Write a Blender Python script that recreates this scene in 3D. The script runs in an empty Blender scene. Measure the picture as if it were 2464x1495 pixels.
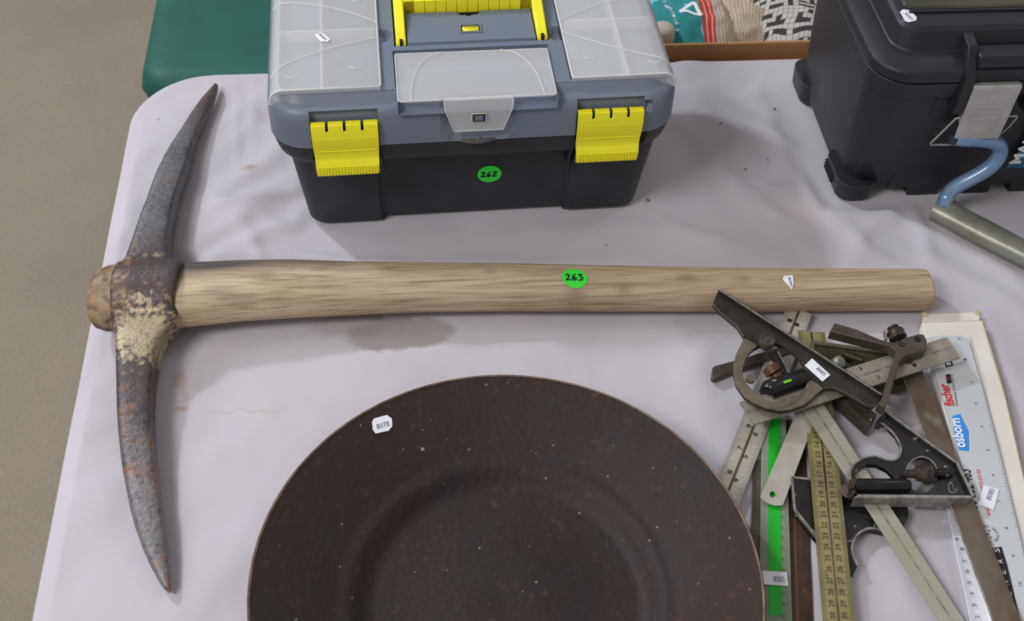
import bpy, bmesh, math, random
from mathutils import Vector, Matrix, noise
from mathutils.geometry import tessellate_polygon
random.seed(7)
SC = bpy.context.scene
COL = SC.collection
T = 0.74                      # height of the table top above the floor
pi = math.pi
sin, cos = math.sin, math.cos

# ------------------------------------------------------------------ camera
CX, CY, F = 1232.0, 747.5, 2913.63
AX = Vector((0.9962, -0.0820, 0.0282)).normalized()
AW = Vector((0.0756, 0.6623, -0.7454)).normalized()
AD = AW.cross(AX).normalized()            # image down
AX = AD.cross(AW).normalized()
CAM = Vector((0, 0, 0.8513 + T))
cd = bpy.data.cameras.new('camera'); cam = bpy.data.objects.new('camera', cd); COL.objects.link(cam)
cd.sensor_width = 36.0; cd.lens = F * 36.0 / 2464.0
cd.clip_start = 0.02
cd.dof.use_dof = True; cd.dof.focus_distance = 1.12; cd.dof.aperture_fstop = 9.0
m = Matrix((AX, -AD, -AW)).transposed().to_4x4(); m.translation = CAM
cam.matrix_world = m
SC.camera = cam

# ------------------------------------------------------------------ light
w = bpy.data.worlds.new('hall_light'); SC.world = w; w.use_nodes = True
bg = w.node_tree.nodes['Background']; bg.inputs[0].default_value = (1.0, 0.96, 0.94, 1); bg.inputs[1].default_value = 0.37

def area(name, loc, target, size, size_y, power, color):
    l = bpy.data.lights.new(name, 'AREA'); l.shape = 'RECTANGLE'; l.size = size; l.size_y = size_y
    l.energy = power; l.color = color
    o = bpy.data.objects.new(name, l); COL.objects.link(o); o.location = loc
    o.rotation_euler = (Vector(target) - Vector(loc)).to_track_quat('-Z', 'Y').to_euler()
    return o
area('window_light', (-2.2, 1.9, T + 1.9), (0.0, 0.75, T), 1.2, 0.9, 12, (0.90, 0.95, 1.0))
area('skylight', (-1.75, 2.55, T + 2.15), (0.1, 0.8, T), 0.20, 0.20, 43, (0.88, 0.93, 1.0))
area('ceiling_lamp', (1.9, 1.6, T + 2.3), (0.3, 0.7, T), 0.22, 0.22, 4, (0.98, 0.96, 0.96))
area('ceiling_lamp', (-1.1, -0.1, T + 1.75), (-0.1, 0.95, T), 0.7, 0.5, 23, (0.98, 0.96, 0.95))
vs = SC.view_settings
vs.view_transform = 'Standard'; vs.look = 'None'; vs.gamma = 1.0; vs.use_curve_mapping = False
vs.exposure = 0.0

# ------------------------------------------------------------------ helpers
def P(u, v, z=0.0):
    """point of the plane z metres above the table top, on the line of sight of photo pixel (u, v)"""
    d = AW + AX * ((u - CX) / F) + AD * ((v - CY) / F)
    return CAM + d * ((z + T - CAM.z) / d.z)

def lin(c):
    c /= 255.0
    return c / 12.92 if c <= 0.04045 else ((c + 0.055) / 1.055) ** 2.4
def C(r, g, b, k=1.2):
    return (min(lin(r) * k, .95), min(lin(g) * k, .95), min(lin(b) * k, .95), 1)

def M(name, c1, c2=None, scale=60, rough=.5, metal=0.0, bump=0.0, bscale=250, spots=(), stretch=(1, 1, 1),
      attr=None, detail=4, lo=.35, hi=.65, trans=0.0, alpha=1.0, ior=1.45, spec=.5, rvar=0.0):
    mt = bpy.data.materials.new(name); mt.use_nodes = True
    nt = mt.node_tree; N = nt.nodes; L = nt.links
    b = N['Principled BSDF']
    b.inputs['Roughness'].default_value = rough; b.inputs['Metallic'].default_value = metal
    b.inputs['Transmission Weight'].default_value = trans; b.inputs['Alpha'].default_value = alpha
    b.inputs['IOR'].default_value = ior; b.inputs['Specular IOR Level'].default_value = spec
    tc = N.new('ShaderNodeTexCoord'); mp = N.new('ShaderNodeMapping'); mp.inputs['Scale'].default_value = stretch
    L.new(tc.outputs['Object'], mp.inputs['Vector'])
    def nz(sc, dt=4, vec=mp):
        n = N.new('ShaderNodeTexNoise'); n.inputs['Scale'].default_value = sc; n.inputs['Detail'].default_value = dt
        L.new(vec.outputs[0], n.inputs['Vector']); return n
    def ramp(src, a, bb):
        r = N.new('ShaderNodeMapRange'); r.inputs['From Min'].default_value = a; r.inputs['From Max'].default_value = bb
        L.new(src, r.inputs['Value']); return r.outputs[0]
    def mix(fac, a, bb):
        x = N.new('ShaderNodeMix'); x.data_type = 'RGBA'
        L.new(fac, x.inputs['Factor'])
        for k, val in ((6, a), (7, bb)):
            if isinstance(val, tuple): x.inputs[k].default_value = val
            else: L.new(val, x.inputs[k])
        return x.outputs[2]
    cur = c1
    if attr:
        a = N.new('ShaderNodeAttribute'); a.attribute_name = attr; cur = a.outputs['Color']
    if c2:
        n = nz(scale, detail); cur = mix(ramp(n.outputs[0], lo, hi), cur, c2)
        if rvar:
            r = N.new('ShaderNodeMapRange'); r.inputs['To Min'].default_value = rough - rvar; r.inputs['To Max'].default_value = rough + rvar
            L.new(n.outputs[0], r.inputs['Value']); L.new(r.outputs[0], b.inputs['Roughness'])
    for sp in spots:
        col, sc, th, soft = sp[:4]
        if len(sp) > 4 and sp[4] == 'v':           # round specks
            n = N.new('ShaderNodeTexVoronoi'); n.inputs['Scale'].default_value = sc; L.new(tc.outputs['Object'], n.inputs['Vector'])
            hs = N.new('ShaderNodeSeparateColor'); L.new(n.outputs['Color'], hs.inputs[0])
            sz = N.new('ShaderNodeMath'); sz.operation = 'MULTIPLY'; L.new(hs.outputs[0], sz.inputs[0]); L.new(hs.outputs[1], sz.inputs[1])
            sub = N.new('ShaderNodeMath'); sub.operation = 'MULTIPLY'; L.new(sz.outputs[0], sub.inputs[0]); sub.inputs[1].default_value = th
            d = N.new('ShaderNodeMath'); d.operation = 'SUBTRACT'; L.new(sub.outputs[0], d.inputs[0]); L.new(n.outputs['Distance'], d.inputs[1])
            cur = mix(ramp(d.outputs[0], 0, soft), cur, col)
        else:
            n = nz(sc, 5); cur = mix(ramp(n.outputs[0], th, th + soft), cur, col)
    if isinstance(cur, tuple): b.inputs['Base Color'].default_value = cur
    else: L.new(cur, b.inputs['Base Color'])
    if bump:
        n = nz(bscale, 3); bp = N.new('ShaderNodeBump'); bp.inputs['Strength'].default_value = bump; bp.inputs['Distance'].default_value = .001
        L.new(n.outputs[0], bp.inputs['Height']); L.new(bp.outputs[0], b.inputs['Normal'])
    return mt

class MB:
    def __init__(s): s.v = []; s.f = []
    def add(s, vs, fs):
        k = len(s.v); s.v += [Vector(p) for p in vs]; s.f += [tuple(i + k for i in f) for f in fs]; return s
    def box(s, x0, x1, y0, y1, z0, z1):
        v = [(x, y, z) for z in (z0, z1) for y in (y0, y1) for x in (x0, x1)]
        return s.add(v, [(0, 2, 3, 1), (4, 5, 7, 6), (0, 1, 5, 4), (2, 6, 7, 3), (0, 4, 6, 2), (1, 3, 7, 5)])
    def hexa(s, b4, t4):
        return s.add(list(b4) + list(t4), [(3, 2, 1, 0), (4, 5, 6, 7), (0, 1, 5, 4), (1, 2, 6, 5), (2, 3, 7, 6), (3, 0, 4, 7)])
    def bar(s, p0, p1, wd, h, up=Vector((0, 0, 1))):
        p0, p1 = Vector(p0), Vector(p1); t = (p1 - p0).normalized(); sd = t.cross(up).normalized(); u = sd.cross(t)
        a, c = sd * wd / 2, u * h / 2
        return s.hexa([p0 - a - c, p0 + a - c, p1 + a - c, p1 - a - c], [p0 - a + c, p0 + a + c, p1 + a + c, p1 - a + c])
    def loft(s, rings, cap=True, closed=True):
        n = len(rings[0]); k = len(s.v)
        for r in rings: s.v += [Vector(p) for p in r]
        for i in range(len(rings) - 1):
            for j in range(n if closed else n - 1):
                a = k + i * n + j; b = k + i * n + (j + 1) % n
                s.f.append((a, b, b + n, a + n))
        if cap:
            s.f.append(tuple(k + j for j in reversed(range(n)))); s.f.append(tuple(k + (len(rings) - 1) * n + j for j in range(n)))
        return s
    def tube(s, path, r, n=10, flat=1.0):
        path = [Vector(p) for p in path]; rr = r if isinstance(r, (list, tuple)) else [r] * len(path)
        rings = []; ref = None
        for i, p in enumerate(path):
            t = (path[min(i + 1, len(path) - 1)] - path[max(i - 1, 0)]).normalized()
            if ref is None: ref = Vector((0, 0, 1)) if abs(t.z) < .9 else Vector((1, 0, 0))
            a = t.cross(ref).normalized(); b = a.cross(t).normalized(); ref = b
            rings.append([p + (a * cos(2 * pi * k / n) + b * sin(2 * pi * k / n) * flat) * rr[i] for k in range(n)])
        return s.loft(rings)
    def lathe(s, prof, c=(0, 0, 0), axis=(0, 0, 1), n=24, cap=True):
        c = Vector(c); ax = Vector(axis).normalized(); ref = Vector((1, 0, 0)) if abs(ax.x) < .9 else Vector((0, 1, 0))
        a = ax.cross(ref).normalized(); b = ax.cross(a)
        return s.loft([[c + ax * h + (a * cos(2 * pi * k / n) + b * sin(2 * pi * k / n)) * max(r, 1e-5) for k in range(n)] for r, h in prof], cap)
    def plate(s, loops, lower, upper):
        """loops: outline then holes (2-d keys); lower/upper: key -> 3-d point"""
        tris = tessellate_polygon([[Vector((p[0], p[1], 0)) for p in lp] for lp in loops])
        flat = [p for lp in loops for p in lp]; n = len(flat)
        k = len(s.v); s.v += [lower(p) for p in flat] + [upper(p) for p in flat]
        for t in tris: s.f.append(tuple(k + n + i for i in t)); s.f.append(tuple(k + i for i in reversed(t)))
        o = 0
        for lp in loops:
            q = len(lp)
            for i in range(q):
                a, b = o + i, o + (i + 1) % q
                s.f.append((k + a, k + b, k + n + b, k + n + a))
            o += q
        return s
    def plate_px(s, loops, z1, th):
        zf = z1 if callable(z1) else (lambda u, v: z1)
        return s.plate(loops, lambda p: P(p[0], p[1], zf(*p)) - Vector((0, 0, th)), lambda p: P(p[0], p[1], zf(*p)))
    def build(s, name, mat, parent=None, world=False, bevel=0, seg=2, smooth=35, sub=0, recalc=True, kind=None, label=None, colf=None):
        me = bpy.data.meshes.new(name)
        off = Vector((0, 0, 0))
        if world and parent is not None:
            r = parent
            while r.parent: r = r.parent
            off = r.location.copy()
        me.from_pydata([p - off for p in s.v], [], s.f)
        if recalc:
            bm = bmesh.new(); bm.from_mesh(me); bmesh.ops.recalc_face_normals(bm, faces=bm.faces); bm.to_mesh(me); bm.free()
        if smooth:
            me.polygons.foreach_set('use_smooth', [True] * len(me.polygons))
            if smooth < 180: me.set_sharp_from_angle(angle=math.radians(smooth))
        if colf:
            at = me.color_attributes.new('Col', 'FLOAT_COLOR', 'POINT')
            for i, p in enumerate(me.vertices): at.data[i].color = colf(p.co + off)
        for x in (mat if isinstance(mat, list) else [mat]): me.materials.append(x)
        o = bpy.data.objects.new(name, me); COL.objects.link(o)
        if parent is not None: o.parent = parent
        if bevel:
            b = o.modifiers.new('bevel', 'BEVEL'); b.width = bevel; b.segments = seg; b.limit_method = 'ANGLE'; b.angle_limit = math.radians(40)
        if sub:
            b = o.modifiers.new('sub', 'SUBSURF'); b.levels = sub; b.render_levels = sub
        if kind: o['kind'] = kind
        if label: o['label'] = label
        return o

def thing(name, label, cat, loc=(0, 0, 0), rotz=0, group=None):
    o = bpy.data.objects.new(name, None); COL.objects.link(o); o.empty_display_size = .02
    o.location = loc; o.rotation_euler = (0, 0, rotz); o['label'] = label; o['category'] = cat
    if group: o['group'] = group
    return o

_tc = {}
def glyphs(key):
    if key not in _tc:
        txt = key.lstrip('*'); cu = bpy.data.curves.new('t', 'FONT'); cu.body = txt; cu.offset = .028 if key[0] == '*' else 0; cu.size = 1; cu.resolution_u = 3
        ob = bpy.data.objects.new('t', cu); me = bpy.data.meshes.new_from_object(ob)
        vs = [v.co.copy() for v in me.vertices]; fs = [tuple(p.vertices) for p in me.polygons]
        x0 = min(v.x for v in vs); x1 = max(v.x for v in vs)
        _tc[key] = ([Vector((v.x - x0, v.y, 0)) for v in vs], fs, x1 - x0)
        bpy.data.objects.remove(ob); bpy.data.curves.remove(cu); bpy.data.meshes.remove(me)
    return _tc[key]
def text(mb, txt, a, b, h=None, nrm=Vector((0, 0, 1)), lift=.0003, shear=0):
    """lettering whose baseline runs from a to b; h = em size (default: natural)"""
    vs, fs, wd = glyphs(txt); a, b = Vector(a), Vector(b); x = (b - a); ln = x.length; x.normalize()
    y = nrm.cross(x).normalized(); sx = ln / wd; sy = h or sx
    mb.add([a + x * (v.x * sx + v.y * shear * sy) + y * v.y * sy + nrm * lift for v in vs], fs)
def text_px(mb, txt, pa, pb, z, h=None, lift=.0003, nrm=Vector((0, 0, 1))):
    text(mb, txt, P(*pa, z), P(*pb, z), h, nrm, lift)
def stroke(mb, pts, wd, z=0, nrm=Vector((0, 0, 1)), th=.0002):
    pts = [Vector(p) for p in pts]
    for a, b in zip(pts, pts[1:]):
        t = (b - a).normalized(); a2, b2 = a - t * wd * .4, b + t * wd * .4
        s = t.cross(nrm).normalized() * wd / 2; u = nrm * th
        mb.hexa([a2 - s, a2 + s, b2 + s, b2 - s], [a2 - s + u, a2 + s + u, b2 + s + u, b2 - s + u])
HAND = {'2': [[(.05, .8), (.35, 1), (.7, .85), (.55, .5), (.05, .02), (.4, .12), (.95, .05)]],
        'Z': [[(.1, .95), (.8, 1), (.1, .05), (.9, .08)], [(.2, .5), (.7, .55)]],
        '6': [[(.6, 1), (.2, .6), (.1, .2), (.45, 0), (.8, .25), (.55, .45), (.2, .25)]],
        '3': [[(.1, .95), (.7, 1), (.4, .6), (.8, .4), (.6, .05), (.05, .05)]]}
def handwriting(mb, chars, o, x, y, wd, ht, pen, nrm):
    for i, ch in enumerate(chars):
        for st in HAND[ch]:
            stroke(mb, [o + x * ((i + .85 * a) * wd / len(chars)) + y * (b * ht) for a, b in st], pen, nrm=nrm)

def rule(mb, A0, A1, B0, B1, th=.0012, groove=True, gw=(.45, .55), gd=.0005):
    """steel rule: start left/right A0 A1, end left/right B0 B1; returns mapping (s across, t along)"""
    S = [0, gw[0], gw[0], gw[1], gw[1], 1] if groove else [0, 1]
    H = [0, 0, -gd, -gd, 0, 0] if groove else [0, 0]
    up = (B0 - A0).cross(A1 - A0).normalized()
    if up.z < 0: up = -up
    f = lambda s, t, dz=0: (A0.lerp(A1, s)).lerp(B0.lerp(B1, s), t) + up * dz
    r0 = [f(s, 0, h) for s, h in zip(S, H)] + [f(1, 0, -th), f(0, 0, -th)]
    r1 = [f(s, 1, h) for s, h in zip(S, H)] + [f(1, 1, -th), f(0, 1, -th)]
    mb.loft([r0, r1]); f.up = up; f.length = ((A0 + A1) / 2 - (B0 + B1) / 2).length; f.width = (A1 - A0).length
    return f
def ticks(mb, f, s0, sgn, t0, t1, step, lens, wd=.00018, lift=.00012):
    n = int((t1 - t0) * f.length / step)
    for i in range(n + 1):
        t = t0 + i * step / f.length; ln = lens[0]
        for k, l in lens[1]:
            if i % k == 0: ln = l
        dt = wd / f.length / 2; s1 = s0 + sgn * ln / f.width
        mb.add([f(s0, t - dt, lift), f(s0, t + dt, lift), f(s1, t + dt, lift), f(s1, t - dt, lift)], [(0, 1, 2, 3)])
def price_tag(parent, pts, txt, ta, tb, h, z=None, nrm=Vector((0, 0, 1)), world=True, label=None, th=.0003):
    """pts: outline of the paper tag in 3-d"""
    mb = MB(); mb.plate([[(p.dot(Vector((1, 0, 0))), p.dot(Vector((0, 1, 0))) + p.z * .5, p) for p in pts]], lambda q: q[2], lambda q: q[2] + nrm * th)
    o = mb.build('price_tag', MAT['paper'], parent, world=world, smooth=0, label=label or 'small white price tag printed ' + txt)
    t = MB(); text(t, txt, ta, tb, h, nrm, th + .0002); t.build('printed_number', MAT['ink'], o, world=world, smooth=0, recalc=False)
    return o

# ------------------------------------------------------------------ materials
MAT = {}
MAT['paper'] = M('tag_paper', C(228, 230, 240, 1.1), rough=.6)
MAT['ink'] = M('tag_ink', C(80, 80, 105), rough=.6)
MAT['blackink'] = M('black_ink', C(25, 25, 30), rough=.6)
MAT['green_sticker'] = M('green_sticker', C(55, 215, 65, 1.15), rough=.45)
MAT['red_print'] = M('red_print', C(200, 45, 55), rough=.5)
MAT['blue_print'] = M('blue_print', C(50, 130, 215), rough=.5)
MAT['white_print'] = M('white_print', C(225, 230, 235), rough=.5)

# ================================================================== FLOOR
mb = MB(); mb.box(-4, 4, -3, 6, -.1, 0)
fm = M('floor_concrete', C(138, 129, 116, 1.1), C(148, 138, 125, 1.1), scale=3.5, rough=.95, bump=.5, bscale=420,
       spots=[(C(112, 104, 94, 1.3), 330, .52, .22), (C(190, 182, 168, 1.3), 420, .60, .15)], spec=.2)
o = mb.build('floor', fm, smooth=0); o['kind'] = 'structure'

# ================================================================== TABLE
XL, XR, YN, YF, RC = -.301, 1.50, .215, 1.131, .082
tb = thing('trestle_table', 'folding trestle table hidden under the white cloth', 'table', ((XL + XR) / 2, (YN + YF) / 2, 0))
def rrect(x0, x1, y0, y1, r, n=8):
    pts = []
    for cx_, cy_, a0 in ((x1 - r, y1 - r, 0), (x0 + r, y1 - r, pi / 2), (x0 + r, y0 + r, pi), (x1 - r, y0 + r, 1.5 * pi)):
        for k in range(n + 1): a = a0 + pi / 2 * k / n; pts.append((cx_ + r * cos(a), cy_ + r * sin(a)))
    return pts
mb = MB(); pts = rrect(XL + .008, XR - .008, YN + .008, YF - .008, RC - .005)
mb.plate([pts], lambda p: Vector((p[0], p[1], T - .048)), lambda p: Vector((p[0], p[1], T - .004)))
mb.build('tabletop', M('table_plastic', C(215, 215, 215), rough=.5), tb, world=True)
legm = M('table_steel', C(120, 120, 122), rough=.4, metal=.6)
for lx in (XL + .22, XR - .22):
    for ly in (YN + .1, YF - .1):
        mb = MB(); mb.tube([(lx, ly, 0), (lx, ly, T - .05)], .014, 12); mb.build('leg', legm, tb, world=True)
    mb = MB(); mb.tube([(lx, YN + .1, .2), (lx, YF - .1, .2)], .011, 10); mb.build('cross_bar', legm, tb, world=True)

# cloth -------------------------------------------------------------
def seg_d(p, a, b):
    d = b - a; t = max(0, min(1, (p - a).dot(d) / d.dot(d))); q = a + d * t
    n = Vector((-d.y, d.x)).normalized(); return (p - a).dot(n), (p - q).length, t
CR = []   # creases: px endpoints, amplitude (mm), width (mm), type
def crease(a, b, amp, wd, kind='r'):
    pa, pb = P(*a), P(*b); CR.append((pa.xy, pb.xy, amp * .001, wd * .001, kind))
crease((430, 612), (960, 640), 1.4, 7); crease((960, 640), (1500, 628), .7, 8)
crease((480, 585), (720, 440), 2.6, 15); crease((455, 560), (700, 330), 2.2, 18); crease((500, 640), (745, 520), 2.0, 14)
crease((560, 500), (690, 470), 1.5, 7); crease((590, 330), (460, 420), 1.5, 20); crease((530, 300), (640, 250), 1.6, 18)
crease((571, 185), (571, 420), .5, 2.5); crease((612, 190), (612, 330), .4, 2.5)
crease((430, 480), (620, 520), 1.2, 12); crease((640, 640), (600, 560), 1.0, 8)
crease((1660, 160), (1700, 330), 1.5, 16); crease((1640, 300), (1800, 480), 2.0, 18); crease((1720, 240), (1850, 330), 1.4, 12)
crease((1820, 250), (1900, 420), 1.5, 14); crease((1880, 470), (2230, 560), 1.9, 16); crease((1950, 470), (2080, 600), 1.4, 14)
crease((2150, 490), (2040, 610), 1.2, 12); crease((2190, 500), (2235, 620), 1.5, 10); crease((2300, 590), (2464, 700), 1.8, 16)
crease((2270, 640), (2464, 760), 1.2, 12); crease((2380, 800), (2500, 1000), 1.2, 14); crease((1560, 540), (1850, 620), .9, 14)
crease((1000, 770), (1560, 800), .6, 22); crease((500, 830), (1060, 840), .8, 16); crease((560, 860), (1700, 880), .5, 18)
crease((150, 1130), (260, 960), 1.5, 20); crease((120, 1350), (270, 1150), 1.6, 22); crease((210, 820), (265, 700), 1.2, 12)
crease((430, 1200), (620, 1050), .7, 22); crease((440, 1495), (600, 1300), 1.0, 20); crease((230, 700), (300, 520), 1.2, 14)
crease((2000, 1250), (2060, 1495), 1.2, 14); crease((2170, 1250), (2200, 1420), .9, 14); crease((1660, 840), (1700, 980), 1.2, 16)
crease((330, 400), (460, 250), 1.1, 22); crease((290, 560), (350, 330), 1.0, 16)
def cloth_h(x, y):
    p = Vector((x, y)); h = .0012
    n3 = Vector((x * 9, y * 9, 1.7))
    h += .0022 * noise.noise(n3) + .0010 * noise.noise(Vector((x * 26, y * 22, 5)))
    h += .00035 * noise.noise(Vector((x * 70 + 3, y * 50, 9)))
    for a, b, amp, wd, kd in CR:
        if x < min(a.x, b.x) - .08 or x > max(a.x, b.x) + .08 or y < min(a.y, b.y) - .08 or y > max(a.y, b.y) + .08: continue
        dn, dd, t = seg_d(p, a, b)
        wob = noise.noise(Vector((x * 22, y * 22, amp * 900))) * wd * .8
        q = ((dn + wob) / wd); e = math.exp(-q * q) * max(0, 1 - (max(0, dd - abs(dn)) / .03) ** 2) if dd - abs(dn) < .03 else 0
        h += 2.6 * amp * e * (.7 + .3 * sin(pi * t))
    fl = 1.0
    for x0, x1, y0, y1 in ((-.10, .23, .88, 1.07), (.43, .92, .885, 1.10)):
        d = max(x0 - x, x - x1, y0 - y, y - y1, 0); fl = min(fl, d / .02)
    d = math.hypot(x - .0565, y - .45) - .115; fl = min(fl, max(0, d) / .03)
    return max(h * min(1, fl), .0001)
ys = []; y = YN
NYs = 250
ys = [YN + (YF - YN) * i / NYs for i in range(NYs + 1)]
# denser rows near the far edge for the rounded corner
ys = [yy for yy in ys if yy < YF - .09] + [YF - .09 * cos(pi / 2 * i / 40) for i in range(41)]
NX = 330
def xedge(y):
    d = 0
    if y > YF - RC: d = RC - math.sqrt(max(0, RC * RC - (y - YF + RC) ** 2))
    if y < YN + RC: d = RC - math.sqrt(max(0, RC * RC - (YN + RC - y) ** 2))
    return d
mb = MB(); rows = []
for yy in ys:
    e = xedge(yy); xl, xr = XL + e, XR - e; row = []
    for i in range(NX + 1):
        s = i / NX; s = s * .72 / .88 if s < .88 else .72 + (s - .88) / .12 * .28
        x = xl + (xr - xl) * s
        row.append(Vector((x, yy, T + cloth_h(x, yy) if .003 < s < .997 and YN + .003 < yy < YF - .001 else T)))
    rows.append(row)
mb.loft(rows, cap=False, closed=False)
nr = len(rows); nc = NX + 1
loop = [i * nc for i in range(nr)] + [(nr - 1) * nc + j for j in range(1, nc)] + [i * nc + nc - 1 for i in range(nr - 2, -1, -1)] + [j for j in range(nc - 2, 0, -1)]
LP = [mb.v[i].copy() for i in loop]; nl = len(LP); sk = []
acc = 0; accs = []
for i in range(nl): accs.append(acc); acc += (LP[(i + 1) % nl] - LP[i]).length
for dep, out in ((.003, .003), (.010, .0045), (.03, .005), (.08, .008), (.16, .014), (.30, .02)):
    ring = []
    for i in range(nl):
        t = LP[(i + 4) % nl] - LP[i - 4]; n = Vector((-t.y, t.x, 0)); n.normalize()
        wv = (dep / .3) * .012 * (sin(accs[i] * 45) + .5 * sin(accs[i] * 17 + 1))
        ring.append(Vector((LP[i].x, LP[i].y, T - dep)) + n * (out + wv))
    sk.append(ring)
base = len(mb.v)
for r in sk: mb.v += r
for j in range(nl):
    a, b = loop[j], loop[(j + 1) % nl]; mb.f.append((a, b, base + (j + 1) % nl, base + j))
for i in range(len(sk) - 1):
    for j in range(nl):
        a = base + i * nl + j; b = base + i * nl + (j + 1) % nl; mb.f.append((a, b, b + nl, a + nl))
cm = M('white_cloth', C(222, 217, 226, .76), C(216, 210, 219, .76), scale=7, rough=.95, bump=.10, bscale=900, spec=.1)
# stains that belong to the cloth
nt = cm.node_tree; N = nt.nodes; L = nt.links; bs = N['Principled BSDF']
prev = bs.inputs['Base Color'].links[0].from_socket; tcn = [n for n in N if n.type == 'TEX_COORD'][0]
wn = N.new('ShaderNodeTexNoise'); wn.inputs['Scale'].default_value = 55; L.new(tcn.outputs['Object'], wn.inputs['Vector'])
wob = N.new('ShaderNodeVectorMath'); wob.operation = 'MULTIPLY_ADD'; L.new(wn.outputs['Color'], wob.inputs[0]); wob.inputs[1].default_value = (.022, .022, 0); L.new(tcn.outputs['Object'], wob.inputs[2])
ORG = Vector(((XL + XR) / 2, (YN + YF) / 2, 0))
def stain(u, v, rx, ry, col, strength, hard=.5):
    global prev
    c = P(u, v); c = c + Vector((.011, .011, 0))
    s1 = N.new('ShaderNodeVectorMath'); s1.operation = 'SUBTRACT'; L.new(wob.outputs[0], s1.inputs[0]); s1.inputs[1].default_value = (c.x, c.y, 0)
    s2 = N.new('ShaderNodeVectorMath'); s2.operation = 'MULTIPLY'; L.new(s1.outputs[0], s2.inputs[0]); s2.inputs[1].default_value = (1 / rx, 1 / ry, 0)
    s3 = N.new('ShaderNodeVectorMath'); s3.operation = 'LENGTH'; L.new(s2.outputs[0], s3.inputs[0])
    mr = N.new('ShaderNodeMapRange'); mr.inputs['From Min'].default_value = 1; mr.inputs['From Max'].default_value = hard; mr.inputs['To Max'].default_value = strength
    L.new(s3.outputs['Value'], mr.inputs['Value'])
    mx = N.new('ShaderNodeMix'); mx.data_type = 'RGBA'; L.new(mr.outputs[0], mx.inputs['Factor']); L.new(prev, mx.inputs[6]); mx.inputs[7].default_value = col
    prev = mx.outputs[2]
stain(603, 411, .009, .009, C(120, 92, 78), .75, .2); stain(603, 411, .014, .014, C(180, 165, 155), .5, .2)
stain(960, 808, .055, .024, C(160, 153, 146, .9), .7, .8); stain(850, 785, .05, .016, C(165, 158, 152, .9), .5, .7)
stain(435, 915, .007, .016, C(190, 158, 125, .9), .55, .3); stain(438, 990, .008, .006, C(190, 145, 95, .9), .7, .2); stain(440, 955, .006, .012, C(190, 158, 125, .9), .45, .2)
stain(590, 996, .05, .003, C(190, 165, 135, .9), .3, .3)
stain(2190, 1000, .06, .05, C(205, 190, 185), .25, .5); stain(1900, 520, .05, .03, C(198, 186, 186), .3, .4)
# tiny specks of dirt
vo = N.new('ShaderNodeTexVoronoi'); vo.inputs['Scale'].default_value = 26; L.new(tcn.outputs['Object'], vo.inputs['Vector'])
mr = N.new('ShaderNodeMapRange'); mr.inputs['From Min'].default_value = .035; mr.inputs['From Max'].default_value = .018; L.new(vo.outputs['Distance'], mr.inputs['Value'])
hs = N.new('ShaderNodeSeparateColor'); L.new(vo.outputs['Color'], hs.inputs[0])
gt = N.new('ShaderNodeMath'); gt.operation = 'GREATER_THAN'; gt.inputs[1].default_value = .8; L.new(hs.outputs[0], gt.inputs[0])
ml = N.new('ShaderNodeMath'); ml.operation = 'MULTIPLY'; L.new(mr.outputs[0], ml.inputs[0]); L.new(gt.outputs[0], ml.inputs[1])
mx = N.new('ShaderNodeMix'); mx.data_type = 'RGBA'; L.new(ml.outputs[0], mx.inputs['Factor']); L.new(prev, mx.inputs[6]); mx.inputs[7].default_value = C(105, 85, 75)
L.new(mx.outputs[2], bs.inputs['Base Color'])
o = mb.build('tablecloth', cm, smooth=180)
o['label'] = 'white creased tablecloth covering the whole table'; o['category'] = 'tablecloth'
# loose crumbs on the cloth
crm = M('crumb', C(110, 90, 78), rough=.8)
for k, (u, v) in enumerate(((1733, 301), (1793, 411), (1846, 388), (1862, 266), (1557, 486))):
    p = P(u, v, .001); mb = MB(); r = (.0017, .0015, .001, .0018, .0022, .0013, .001)[k]
    mb.lathe([(r * .3, 0), (r, r * .3), (r * .8, r * .8), (r * .2, r * 1.1)], (0, 0, 0), (.1 * k, .2, 1), 6)
    o = mb.build('crumb', crm, smooth=0); o.location = p + Vector((0, 0, .0015))
    o['label'] = ('dark crumb on the cloth nearest the right corner of the grey toolbox lid', 'brown crumb lowest of the scatter between toolbox and black case', 'tiny crumb just above and right of the lowest crumb', 'crumb on the cloth nearest the black case, highest of the scatter', 'crumb beside the lower right corner of the grey toolbox')[k]; o['category'] = 'crumb'; o['group'] = 'crumbs on the cloth between the cases'

# ================================================================== TOOLBOX
TB = P(748, 546); TR = math.radians(1.615)
tool = thing('toolbox', 'grey plastic toolbox with yellow latches and clear organiser lids', 'toolbox', TB, TR)
darkpl = M('dark_plastic', C(38, 39, 46, 1.15), C(47, 48, 55, 1.15), scale=25, rough=.48, bump=.12, bscale=1500, spots=[(C(130, 130, 125), 150, .79, .03)])
greypl = M('grey_plastic', C(90, 100, 116, 1.5), C(95, 102, 113, 1.5), scale=14, rough=.42, bump=.08, bscale=1500,
           spots=[(C(118, 104, 84, 1.0), 17, .60, .2)])
yellow = M('yellow_plastic', C(250, 218, 40, 1.3), C(244, 212, 38, 1.3), scale=40, rough=.42)
clear = M('frosted_clear_plastic', (.86, .88, .90, 1), rough=.26, alpha=.31, bump=.05, bscale=300)
clear_edge = M('clear_plastic_edge', (.88, .88, .86, 1), rough=.3, alpha=.55)
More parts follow.
